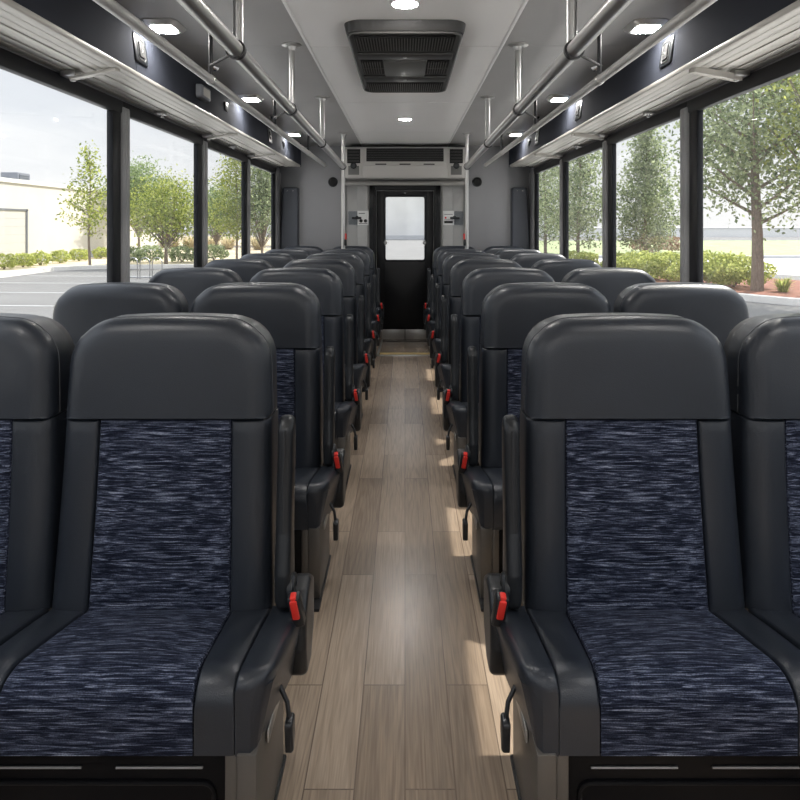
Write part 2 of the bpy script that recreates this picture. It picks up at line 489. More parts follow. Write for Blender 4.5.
def seat_back(root, s):
    fm = lambda x, z, d: Vector((x, back_y(z) + d, z))
    # headrest
    w = 0.2285
    o = rpoly([(-w - 0.002, ZS), (w + 0.002, ZS), (w - 0.006, ZT), (-w + 0.006, ZT)], [0.008, 0.008, 0.098, 0.098], 10, 0.02)
    o = [(x, z + (0.013 * (1 - (x / w) ** 2) - 0.006 if z > ZT - 0.03 else 0)) for x, z in o]
    mb = MB()
    dome = [(1, 0.0), (0.85, 0.0006), (0.7, 0.0022), (0.55, 0.0046), (0.4, 0.0085), (0.28, 0.0130), (0.17, 0.0190), (0.08, 0.0262), (0.02, 0.0345), (0, 0.042), (0, 0.075), (0, 0.100), (0.2, 0.112), (0.45, 0.118)]
    mb.pillow(o, dome, lambda p, q: (0.048, 0.050 if q.y > 0 else 0.006), lambda x, z, d: Vector((x, -0.052 * (ZT - z) / (ZT - ZB) + d - 0.004, z)))
    hr = mb.build('headrest', M['leather'], root)
    # piping along the headrest edge
    mb = MB()
    op = [p for p in o if p[1] > ZS + 0.02 or abs(p[0]) > w - 0.001]
    i0 = max(range(len(o)), key=lambda i: (o[i][0] > 0, -o[i][1], o[i][0]))
    seq = [o[(i0 + k) % len(o)] for k in range(len(o))]
    seq = [p for p in seq if p[1] > ZS + 0.004]
    seq.sort(key=lambda p: math.atan2(p[1] - ZS - 0.05, p[0]))
    mb.tube([fm(x * 0.9985, z - 0.0003, 0.040) for x, z in seq], 0.0019, 6)
    mb.build('piping', M['stitch'], hr)
    # fabric insert
    MB().pad([(-0.154, ZB - 0.01), (0.154, ZB - 0.01), (0.146, ZS), (-0.146, ZS)], (0.006, 0.006, 0.006, 0.006), 0.012, 0.06, fm, 0.006).build('back_panel', M['fabric'], root)
    # side bolsters
    for q in (-1, 1):
        xs = [(q * 0.1545, ZB), (q * half_w(ZB), ZB), (q * half_w(ZS), ZS - 0.001), (q * 0.1465, ZS - 0.001)]
        if q < 0: xs = [xs[1], xs[0], xs[3], xs[2]]
        MB().pad(xs, (0.007, 0.052, 0.006, 0.005) if q > 0 else (0.052, 0.007, 0.006, 0.005), 0.034, 0.105, lambda x, z, d: fm(x, z, d - 0.005), 0.004).build('side_bolster', M['leather'], root)
    # rear shell
    o = rpoly([(-0.232, ZB - 0.02), (0.232, ZB - 0.02), (0.218, ZT - 0.004), (-0.218, ZT - 0.004)], [0.03, 0.03, 0.095, 0.095], 8, 0.03)
    MB().pillow(o, [(0.3, 0.085), (0, 0.092), (0, 0.125), (0.5, 0.138), (1, 0.142)], lambda p: 0.02, fm).build('back_shell', M['shell'], root)


def cush_z(y):
    t = max(0.0, min(1.0, (-0.05 - y) / 0.29))
    return 0.284 + 0.056 * t ** 0.9


def cushion(root, kind, s):
    """s: -1 when the aisle lies towards -x (right-hand seats), +1 for left-hand seats"""
    yb, yf = -0.03, -0.345
    def fm(x, y, d):
        z = cush_z(y) - d
        return Vector((x, y, z))
    # fabric centre, rolled over the front edge
    def insert(x0, x1):
        return MB().pad([(x0 + .0015 - .014, yf), (x1 - .0015 + .014, yf), (x1 - .0015, yb), (x0 + .0015, yb)], (0.005, 0.005, 0.070, 0.006), 0.055, 0.130, fm, 0.007)
    insert(-0.155, 0.155).build('seat_panel', M['fabric'], root)
    def band(x0, x1, top, outer=0, rad=0.0, yfr=0.0, name='seat_bolster', rr=0.055, th=0.130, fr=0.070, k0=0.0, k1=0.0):
        ii = [0.006, 0.006, fr, 0.006]
        if outer: ii[0 if outer < 0 else 1] = 0.020
        def g(x, y, d):
            v = fm(x, y, d)
            # side wall leans in and the underside tapers
            k = max(0, d) / th
            if outer: v.x -= outer * 0.026 * k * (1 + (y - yb) * -0.6) * max(0.0, min(1.0, (abs(x) - abs((x0 + x1) / 2)) / (abs(x1 - x0) / 2)))
            v.z += top
            if outer and abs(x) > abs((x0 + x1) / 2): v.y += rad * max(0.0, 1 - (y - yf) / 0.09) * (abs(x) - abs((x0 + x1) / 2)) / (abs(x1 - x0) / 2)
            return v
        xa_, xb_ = (x0, x1 + k0) if k0 else (x0 + k1, x1)
        w0, w1 = (-0.012 if outer < 0 else 0), (0.012 if outer > 0 else 0)
        return MB().pad([(xa_ + .0005, yf), (xb_ - .0005, yf), (x1 - .0005 + w1, yb), (x0 + .0005 + w0, yb)], ii, rr, th, g, 0.004).build(name, M['leather'], root)
    band(-0.239, -0.1555, 0.0, k0=-0.014); band(0.1555, 0.239, 0.0, k1=0.014)
    if kind == 'aisle':
        x0, x1 = (-0.306, -0.2395) if s < 0 else (0.2395, 0.306)
        b = band(x0, x1, 0.003, s, 0.030, 0.0, 'edge_bolster', 0.026, 0.134, 0.034)
        # stitched seam along the top outer edge and down the front corner
        xs = s * 0.266
        pts = [(s * 0.284, y, cush_z(y) + 0.0045) for y in (-0.05, -0.12, -0.20, -0.27, -0.30)]
        MB().tube(pts, 0.0018, 6).build('piping', M['stitch'], b)
    # pan under the cushion
    MB().box((-0.215, -0.315, 0.190), (0.215, 0.02, 0.222), 0.01).build('seat_pan', M['plastic'], root)


def base_parts(root, kind, s):
    # black front panel under the seat with a raised rim and thin bright strips
    p = MB().box((-0.235, -0.325, 0.012), (0.235, -0.305, 0.200), 0.004).build('front_panel', M['gloss'], root)
    rim = rpoly([(-0.20, 0.03), (0.20, 0.03), (0.20, 0.150), (-0.20, 0.150)], 0.02, 5)
    mb = MB(); loop = [(x, -0.3275, z) for x, z in rim]
    mb.tube(loop + [loop[0]], 0.0045, 8)
    mb.build('rim', M['gloss'], p)
    MB().tube([(-0.20 * 0.9, -0.3275, 0.176), (-0.03, -0.3275, 0.176)], 0.0022, 8).tube([(0.03, -0.3275, 0.176), (0.18, -0.3275, 0.176)], 0.0022, 8).build('bright_strip', M['steel'], p)
    if kind == 'aisle':
        # pedestal leg: two-step front flange and a long aisle-side plate
        xa, xb = s * 0.278, s * 0.244
        mb = MB().box((min(xa, xb), -0.350, 0.0), (max(xa, xb), -0.10, 0.215), 0.003)
        mb.build('leg', M['taupe'], root)
        MB().box((min(s * 0.2435, s * 0.222), -0.343, 0.0), (max(s * 0.2435, s * 0.222), -0.11, 0.21), 0.003).build('leg', M['taupe'], root)
        MB().box((min(s * 0.283, s * 0.21), -0.405, 0.0), (max(s * 0.283, s * 0.21), -0.09, 0.010), 0.003).build('foot_plate', M['black'], root)
        # side cover beside the cushion
        o = rpoly([(-0.075, 0.300), (-0.085, 0.22), (-0.065, 0.15), (0.0, 0.15), (0.05, 0.21), (0.05, 0.315), (0.0, 0.335), (-0.05, 0.330)], 0.02, 4)
        MB().pillow(o, roundover(0.014, 0.036), lambda p: 0.012, lambda y, z, d: Vector((s * (0.322 - d), y, z))).build('side_cover', M['plastic'], root)
        # buckle with red button
        mt = Matrix.Translation((s * 0.306, -0.118, 0.336)) @ Matrix.Rotation(math.radians(14), 4, 'X') @ Matrix.Rotation(math.radians(-8 * s), 4, 'Y')
        bk = MB().box((-0.013, -0.012, -0.045), (0.013, 0.012, 0.026), 0.005, 3, mt).build('buckle', M['plastic'], root)
        MB().box((-0.0075, -0.0165, -0.022), (0.0075, 0.0, 0.022), 0.003, 2, mt).box((-0.0065, -0.012, 0.019), (0.0065, 0.006, 0.0285), 0.003, 2, mt).build('button', M['red'], bk)['label'] = 'red release button'
        # recline lever
        lv = MB().tube([(s * 0.29, -0.205, 0.232), (s * 0.306, -0.215, 0.208), (s * 0.312, -0.222, 0.175)], 0.0045, 8).build('lever', M['clamp'], root)
        o = rpoly([(-0.018, 0.0), (0.016, 0.004), (0.020, -0.030), (0.004, -0.066), (-0.010, -0.058)], 0.008, 4)
        MB().pillow(o, roundover(0.005, 0.014, 0.8), lambda p: 0.006, lambda y, z, d: Vector((s * (0.320 - d), -0.222 + y, 0.182 + z))).build('paddle', M['plastic'], lv)
        # slim bright rail below the cushion
        MB().box((min(s * 0.2845, s * 0.2805), -0.28, 0.180), (max(s * 0.2845, s * 0.2805), -0.08, 0.203), 0.002).build('side_rail', M['alu'], root)
        # armrest folded up along the back
        o = [(-0.030, 0.300), (0.004, 0.290), (0.034, 0.306), (0.042, 0.36), (0.038, 0.45), (0.040, 0.60), (0.040, 0.665), (0.022, 0.692), (-0.002, 0.690), (-0.018, 0.668), (-0.018, 0.60), (-0.022, 0.45), (-0.036, 0.37)]
        o = rpoly(o, 0.03, 4)
        ar = MB().pillow(o, [(1, 0.0), (0.5, 0.0016), (0.15, 0.006), (0, 0.012), (0, 0.022), (0.15, 0.028), (0.5, 0.0324), (1, 0.034)], lambda p: 0.012,
                    lambda y, z, d: Vector((s * (0.284 - d + 0.004 * max(0, (0.42 - z) / 0.12)), back_y(z) + y, z)), bulge=0.001).build('armrest', M['plastic'], root)
        MB().lathe((s * 0.280, -0.048, 0.335), (s, 0, 0), [(0.030, 0), (0.030, 0.010), (0.026, 0.014), (0.012, 0.015), (0.010, 0.012)], 20).build('pivot_cap', M['plastic'], ar)
        ln = [(s * 0.267, back_y(z) - 0.0190, z) for z in (0.40, 0.50, 0.60, 0.665)]
        MB().tube(ln, 0.003, 8).build('armrest_ridge', M['shell'], ar)
    else:
        for q in (-1, 1):
            MB().box((q * 0.17 - 0.02, -0.31, 0.0), (q * 0.17 + 0.02, -0.27, 0.235), 0.004).build('leg', M['black'], root)


def make_seat(name, label, kind, s, group):
    root = thing(name, label, 'seat', (0, 0, 0), group)
    seat_back(root, s); cushion(root, kind, s); base_parts(root, kind, s)
    return root


ORD = ['first', 'second', 'third', 'fourth', 'fifth', 'sixth', 'seventh']
XR, XL, SP = 0.502, -0.530, 0.485
protoR = make_seat('bus_seat', '', 'aisle', -1, 'aisle seats')
protoL = make_seat('bus_seat', '', 'aisle', 1, 'aisle seats')
protoW = make_seat('bus_seat', '', 'window', 1, 'window seats')
usedW = False
for i in range(7):
    d = D1 + PITCH * i
    for side, x, pr in (('right', XR, protoR), ('left', XL, protoL)):
        o = pr if i == 0 else copy_tree(pr)
        o.location = (x, d, 0)
        if i == 0: o['label'] = 'nearest charcoal leather aisle seat with navy streaked panel, right of the aisle'
        elif i == 6: o['label'] = 'rearmost dark leather aisle seat on the %s, beside the rear door' % side
        else: o['label'] = 'dark leather aisle seat %s of the aisle, %s row from the front' % (side, ORD[i])
        if i == 0 and side == 'left': o['label'] = 'nearest charcoal leather aisle seat with navy streaked panel, left of the aisle'
        o['group'] = 'aisle seats on the %s' % side
    for side, x in (('right', XR + SP), ('left', XL - SP)):
        o = protoW if not usedW else copy_tree(protoW)
        usedW = True
        o.location = (x, d, 0)
        if i == 0: o['label'] = 'nearest dark leather window seat, cut off by the photo\'s %s edge' % side
        elif i == 6: o['label'] = 'rearmost dark leather window seat on the %s, by the rear bulkhead' % side
        else: o['label'] = 'dark leather window seat along the %s windows, %s row from the front' % (side, ORD[i])
        o['group'] = 'window seats on the %s' % side

# ------------------------------------------------------------------ bus shell
W = 1.31; YF, YB = -2.0, 6.85; ZC = 1.935; ZSILL, ZWT, ZHD = 0.60, 1.626, 1.69
RAMP0 = 5.62
fl = MB().box((-1.36, YF - 0.1, -0.08), (1.36, RAMP0, 0.0)).box((-1.36, RAMP0, -0.08), (-0.245, YB + 0.1, 0)).box((0.245, RAMP0, -0.08), (1.36, YB + 0.1, 0)).build('floor', M['floor'], smooth=False)
struct(fl)
# sloping strip down to the rear door
zr = -0.085
mb = MB()
v = [(-0.245, RAMP0, -0.002), (0.245, RAMP0, -0.002), (0.245, 6.97, zr), (-0.245, 6.97, zr)]
top = [mb.bm.verts.new(p) for p in v]; bot = [mb.bm.verts.new((p[0], p[1], p[2] - 0.06)) for p in v]
mb.bm.faces.new(top); mb.bm.faces.new(bot[::-1])
for i in range(4): mb.bm.faces.new((top[i], top[(i + 1) % 4], bot[(i + 1) % 4], bot[i]))
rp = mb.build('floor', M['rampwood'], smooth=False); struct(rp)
sl = zr / (6.97 - RAMP0)
def rz(y): return -0.002 + (y - RAMP0) * (zr + 0.002) / (6.97 - RAMP0)
t1 = MB().box((-0.245, RAMP0 - 0.012, -0.01), (0.245, RAMP0 + 0.03, 0.006), 0.002)
for q in (-1, 1):
    pts = [(q * 0.235, RAMP0 + 0.02, rz(RAMP0 + 0.02) + 0.004), (q * 0.235, 6.8, rz(6.8) + 0.004)]
    t1.tube(pts, 0.010, 8)
struct(t1.build('trim_1', M['alu']))
struct(MB().box((-0.22, RAMP0 + 0.09, rz(RAMP0 + 0.13) - 0.006), (0.22, RAMP0 + 0.17, rz(RAMP0 + 0.13) + 0.005), 0.002).build('trim_2', M['yellow']))
struct(MB().box((-0.245, 6.70, rz(6.7) - 0.01), (0.245, 6.74, rz(6.7) + 0.006), 0.002).build('trim_3', M['black']))

# ceiling: grey side panels, pale centre panels, seams left open onto a dark backing
SEAM = [YF - 0.1, -1.1, 0.28, 1.65, 3.02, 4.40, 5.80, YB]
mb = MB()
for a, b in zip(SEAM[:-1], SEAM[1:]):
    mb.box((-1.06, a + 0.0015, ZC), (-0.444, b - 0.0015, ZC + 0.03)).box((0.444, a + 0.0015, ZC), (1.06, b - 0.0015, ZC + 0.03))
struct(mb.build('ceiling', M['ceilside'], smooth=False))
mb = MB()
for a, b in zip(SEAM[:-1], SEAM[1:]):
    mb.box((-0.436, a + 0.002, ZC - 0.004), (0.436, b - 0.002, ZC + 0.03), 0.002)
struct(mb.build('ceiling', M['ceil'], smooth=False))
struct(MB().box((-1.38, YF - 0.12, ZC + 0.03), (1.38, YB + 0.3, ZC + 0.10)).build('ceiling', M['seam'], smooth=False))
n = 4
for q in (-1, 1):
    struct(MB().box((q * 0.440 - 0.007, YF - 0.1, ZC - 0.010), (q * 0.440 + 0.007, YB, ZC + 0.01), 0.003).build('trim_%d' % n, M['trim'])); n += 1

# side walls and windows
WIN = [(-1.85, -0.75), (-0.62, 0.52), (0.65, 1.75), (1.88, 2.99), (3.11, 4.20), (4.33, 5.41), (5.51, 6.60)]
wn = 1
for side, q in (('left', -1), ('right', 1)):
    mb = MB()
    def bx(x0, y0, z0, x1, y1, z1, bev=0.0): mb.box((min(q * x0, q * x1), y0, z0), (max(q * x0, q * x1), y1, z1), bev)
    bx(W, YF - 0.1, -0.3, W + 0.06, YB + 0.1, ZSILL)
    bx(W, YF - 0.1, ZHD, W + 0.06, YB + 0.1, ZC + 0.05)
    bx(W - 0.02, YF - 0.1, ZSILL - 0.04, W + 0.06, YB, ZSILL, 0.008)
    edges = [YF - 0.1] + [v for w_ in WIN for v in w_] + [YB + 0.1]
    struct(mb.build('wall_' + side, M['wallgrey'], smooth=True))
    mb = MB()
    for k in range(0, len(edges), 2):
        a, b = edges[k], edges[k + 1]
        bx(W, a + 0.005, ZSILL, W + 0.024, b - 0.005, ZHD)
        if 0 < k < len(edges) - 1:
            bx(W - 0.022, a + 0.035, ZSILL, W + 0.02, b - 0.008, ZHD - 0.03, 0.012)
            bx(W - 0.028, a + 0.055, ZSILL, W, a + 0.072, ZHD - 0.04, 0.006)
    struct(mb.build('wall_' + side, M['pillar'], smooth=True))
    for (a, b) in WIN:
        w = bpy.data.objects.new('window_%d' % wn, None); C.objects.link(w); struct(w)
        w.location = (q * W, (a + b) / 2, ZSILL); ORIG[w.name] = Vector(w.location); wn += 1
        mb = MB()
        bx(W - 0.012, a - 0.06, ZWT, W + 0.022, b + 0.06, ZHD - 0.002, 0.008)
        bx(W + 0.0, a - 0.02, ZSILL - 0.01, W + 0.022, b + 0.02, ZSILL + 0.04, 0.006)
        bx(W - 0.010, b - 0.05, ZSILL, W + 0.022, b + 0.035, ZWT + 0.01, 0.008)
        bx(W - 0.004, a - 0.02, ZSILL, W + 0.022, a + 0.022, ZWT + 0.01, 0.006)
        mb.build('window_frame', M['frame'], w)
        mb = MB(); bx(W + 0.010, a + 0.02, ZSILL + 0.03, W + 0.016, b - 0.045, ZWT + 0.005)
        mb.build('pane', M['glass'], w, smooth=False)

# front end behind the viewer: dash wall with a broad windscreen
mb = MB()
mb.box((-1.36, YF - 0.16, -0.3), (1.36, YF - 0.1, 0.55)).box((-1.36, YF - 0.16, 1.80), (1.36, YF - 0.1, ZC + 0.05))
for x in (-1.31, 0, 1.31): mb.box((x - 0.05, YF - 0.16, 0.55), (x + 0.05, YF - 0.1, 1.80))
struct(mb.build('wall_front', M['wallgrey'], smooth=False))
w = MB().box((-1.27, YF - 0.14, 0.54), (1.27, YF - 0.134, 1.81)).build('window_%d' % wn, M['glass'], smooth=False); struct(w)

# rear bulkhead
mb = MB()
for q in (-1, 1):
    mb.box((min(q * 1.33, q * 0.625), YB, 0.0), (max(q * 1.33, q * 0.625), YB + 0.22, ZC + 0.03), 0.01)
mb.box((-0.63, YB + 0.08, 1.56), (0.63, YB + 0.22, ZC + 0.03))
struct(mb.build('wall_back', M['wallgrey']))
mb = MB()
for q in (-1, 1):
    mb.box((min(q * 0.63, q * 0.366), YB + 0.07, 0.0), (max(q * 0.63, q * 0.366), YB + 0.22, 1.60))
    mb.box((min(q * 0.50, q * 0.390), YB + 0.045, 0.0), (max(q * 0.50, q * 0.390), YB + 0.075, 1.56), 0.006)
struct(mb.build('wall_back', M['walllight']))
# corner posts between the last window and the bulkhead
mb = MB()
for q in (-1, 1): mb.box((min(q * W, q * (W - 0.03)), 6.64, 0.0), (max(q * W, q * (W - 0.03)), 6.76, ZHD), 0.01)
struct(mb.build('trim_%d' % n, M['wallgrey'])); n += 1

# rear door
dr = bpy.data.objects.new('door_1', None); C.objects.link(dr); struct(dr)
DY = YB + 0.09
dr.location = (0, DY, zr); ORIG[dr.name] = Vector(dr.location)
mb = MB()
for q in (-1, 1):
    mb.box((min(q * 0.372, q * 0.300), DY - 0.06, -0.10), (max(q * 0.372, q * 0.300), DY + 0.06, 1.556), 0.010)
    mb.box((min(q * 0.335, q * 0.318), DY - 0.072, -0.10), (max(q * 0.335, q * 0.318), DY - 0.05, 1.53), 0.006)
mb.box((-0.372, DY - 0.06, 1.475), (0.372, DY + 0.06, 1.556), 0.010)
mb.build('door_frame', M['black'], dr)
mb = MB()
wx, wz0, wz1 = 0.212, 0.742, 1.418
mb.box((-0.298, DY - 0.02, zr), (-wx, DY + 0.025, 1.472), 0.004).box((wx, DY - 0.02, zr), (0.298, DY + 0.025, 1.472), 0.004)
mb.box((-wx - 0.002, DY - 0.02, zr), (wx + 0.002, DY + 0.025, wz0), 0.003).box((-wx - 0.002, DY - 0.02, wz1), (wx + 0.002, DY + 0.025, 1.472), 0.003)
leaf = mb.build('door_leaf', M['black'], dr)
lp = rpoly([(-wx, wz0), (wx, wz0), (wx, wz1), (-wx, wz1)], 0.03, 5)
mb = MB(); lpp = [(x, DY - 0.022, z) for x, z in lp]; mb.tube(lpp + [lpp[0]], 0.010, 8)
mb.build('window_gasket', M['frame'], leaf)
MB().box((-wx, DY, wz0), (wx, DY + 0.006, wz1)).build('pane', M['glass'], leaf, smooth=False)
for q in (-1, 1):
    MB().lathe((q * 0.205, DY - 0.02, 0.93), (0, -1, 0), [(0.02, 0), (0.02, 0.015), (0.012, 0.022)], 14).tube([(q * 0.205, DY - 0.03, 0.90), (q * 0.205, DY - 0.03, 0.96)], 0.008, 8).build('latch', M['steel'], leaf)
MB().lathe((0, DY - 0.018, 1.452), (0, -1, 0), [(0.009, 0), (0.009, 0.006), (0.004, 0.009)], 12).build('screw_cap', M['chrome'], leaf)
MB().box((-0.285, DY - 0.026, zr + 0.002), (-0.003, DY - 0.019, zr + 0.105), 0.002).box((0.003, DY - 0.026, zr + 0.002), (0.285, DY - 0.019, zr + 0.105), 0.002).build('kick_plate', M['alu'], leaf)['label'] = 'aluminium kick plate'

# ------------------------------------------------------------------ bulkhead fittings
# air unit over the door
HY = 6.57
z0, z1 = 1.583, 1.892
u = thing('air_unit', 'warm grey air conditioning unit with dark slot above the rear door', 'air unit', (0, YB, z0))
MB().box((-0.60, HY, z0), (0.60, YB + 0.085, z1), 0.012).build('housing', M['hvac'], u)
s_ = MB().box((-0.385, HY - 0.006, z0 + 0.165), (0.385, HY + 0.02, z1 - 0.012), 0.006).build('slot', M['dark'], u)
mb = MB()
for k in range(5): mb.box((-0.38, HY - 0.010, z0 + 0.178 + k * 0.024), (0.38, HY - 0.002, z0 + 0.183 + k * 0.024))
mb.build('louvre', M['clamp'], s_)
MB().box((-0.40, HY - 0.014, z0 + 0.12), (0.40, HY + 0.01, z0 + 0.158), 0.006).build('lip', M['hvac'], u)
mb = MB()
for x in (-0.24, 0.0, 0.24): mb.box((x - 0.055, HY - 0.017, z0 + 0.130), (x + 0.055, HY - 0.012, z0 + 0.142), 0.002)
mb.build('lip_slot', M['dark'], u)
for q in (-1, 1):
    MB().box((q * 0.505 - 0.078, HY - 0.010, z0 + 0.012), (q * 0.505 + 0.078, HY + 0.01, z1 - 0.012), 0.006).build('end_panel', M['hvac'], u)
    p = MB().box((q * 0.51 - 0.066, HY - 0.014, z0 + 0.145), (q * 0.51 + 0.066, HY, z1 - 0.022), 0.004).build('end_grille', M['dark'], u)
    mb = MB()
    for k in range(4): mb.box((q * 0.51 - 0.055, HY - 0.018, z0 + 0.165 + k * 0.03), (q * 0.51 + 0.055, HY - 0.012, z0 + 0.171 + k * 0.03))
    mb.build('fin', M['ventgrey'], p)
    MB().box((q * 0.51 - 0.055, HY - 0.013, z0 + 0.03), (q * 0.51 + 0.055, HY - 0.004, z0 + 0.12), 0.004).build('control_plate', M['ventplate'], u)
    MB().lathe((q * 0.51, HY - 0.012, z0 + 0.12), (0, -1, 0), [(0.032, 0), (0.032, 0.015), (0.02, 0.026)], 16).build('knob', M['plastic'], u)
b = MB().tube([(-0.62, YB - 0.05, 1.545), (0.62, YB - 0.05, 1.545)], 0.022, 14)
for q in (-1, 1): b.box((q * 0.60 - 0.02, YB - 0.06, 1.53), (q * 0.60 + 0.02, YB + 0.01, 1.56), 0.004)
tag(b.build('header_bar', M['hvac']), 'grey horizontal bar across the doorway just under the air unit', 'bar')

for side, q in (('left', -1), ('right', 1)):
    # round speaker
    sx = X(333 if q < 0 else 477, YB); sz = Z(182, YB)
    sp = thing('speaker', 'small round black speaker on the grey bulkhead, %s of the rear door' % side, 'speaker', (sx, YB, sz), 'bulkhead speakers')
    MB().lathe((sx, YB + 0.002, sz), (0, -1, 0), [(0.050, 0), (0.050, 0.010), (0.044, 0.016), (0.040, 0.012)], 28).build('ring', M['plastic'], sp)
    MB().lathe((sx, YB - 0.008, sz), (0, -1, 0), [(0.041, 0), (0.038, 0.004), (0.02, 0.008), (0.004, 0.009)], 28).build('grille', M['dark'], sp)
    # tapered pad against the bulkhead corner
    x0 = q * 1.175; zt = 1.50
    pd = thing('wall_pad', 'tall tapered slate grey padded panel in the rear corner on the %s' % side, 'panel', (x0, YB, 0.5), 'rear corner pads')
    o = rpoly([(x0 - 0.10, 0.55), (x0 + 0.10, 0.55), (x0 + 0.078, zt), (x0 - 0.078, zt)], [0.02, 0.02, 0.018, 0.018], 5, 0.05)
    MB().pillow(o, roundover(0.02, 0.10), lambda p: 0.016, lambda x, z, d: Vector((x + 0.02 * q * (1 - (z - 0.55) / 0.95), YB - 0.10 + d, z))).build('pad', M['pad'], pd)
    mb = MB()
    for k in (-1, 1): mb.lathe((x0 + k * 0.028, YB - 0.098, zt - 0.035), (0, -1, 0), [(0.006, 0), (0.006, 0.003), (0.003, 0.005)], 10)
    mb.build('screw', M['chrome'], pd)
    # notice and clear holder with a black latch
    nx = X(363 if q < 0 else 448.5, YB + 0.045); nz = Z(218, YB + 0.045)
    y_ = YB + 0.043
    ntc = thing('notice', 'small white printed notice on the pale panel %s of the rear door' % side, 'sign', (nx, y_, nz), 'notices by the rear door')
    MB().box((nx - 0.058, y_ - 0.003, nz - 0.075), (nx + 0.058, y_ + 0.002, nz + 0.075), 0.001).build('sheet', M['paper'], ntc)
    mb = MB()
    if q < 0:
        mb.lathe((nx - 0.02, y_ - 0.003, nz - 0.03), (0, -1, 0), [(0.018, 0), (0.018, 0.0015)], 14).lathe((nx + 0.026, y_ - 0.003, nz - 0.03), (0, -1, 0), [(0.018, 0), (0.018, 0.0015)], 14)
        mb.box((nx - 0.045, y_ - 0.0045, nz - 0.060), (nx + 0.045, y_ - 0.003, nz - 0.055)).box((nx - 0.045, y_ - 0.0045, nz + 0.045), (nx + 0.02, y_ - 0.003, nz + 0.052))
    else:
        mb.box((nx - 0.045, y_ - 0.0045, nz - 0.055), (nx + 0.045, y_ - 0.003, nz - 0.030)).box((nx - 0.045, y_ - 0.0045, nz + 0.035), (nx + 0.045, y_ - 0.003, nz + 0.040))
        mb.box((nx - 0.045, y_ - 0.0045, nz - 0.020), (nx + 0.045, y_ - 0.003, nz - 0.016))
    mb.build('print', M['ink'], ntc)
    MB().lathe((nx - 0.030, y_ - 0.003, nz + 0.002), (0, -1, 0), [(0.010, 0), (0.010, 0.0015)], 12).build('print', M['red'], ntc)
    hx = nx + q * 0.105
    hd = thing('leaflet_holder', 'clear plastic holder with black latch next to the %s notice' % ('left' if q < 0 else 'right'), 'holder', (hx, y_, nz), 'holders by the rear door')
    MB().box((hx - 0.046, y_ - 0.02, nz - 0.07), (hx + 0.046, y_ + 0.026, nz + 0.07), 0.004).build('pocket', M['clear'], hd)
    MB().box((min(hx, hx - q * 0.08) - 0.01, y_ - 0.034, nz - 0.012), (max(hx, hx - q * 0.08) + 0.01, y_ - 0.012, nz + 0.012), 0.006).lathe((hx - q * 0.045, y_ - 0.014, nz + 0.005), (0, -1, 0), [(0.018, 0), (0.018, 0.02), (0.01, 0.026)], 14).build('latch', M['plastic'], hd)

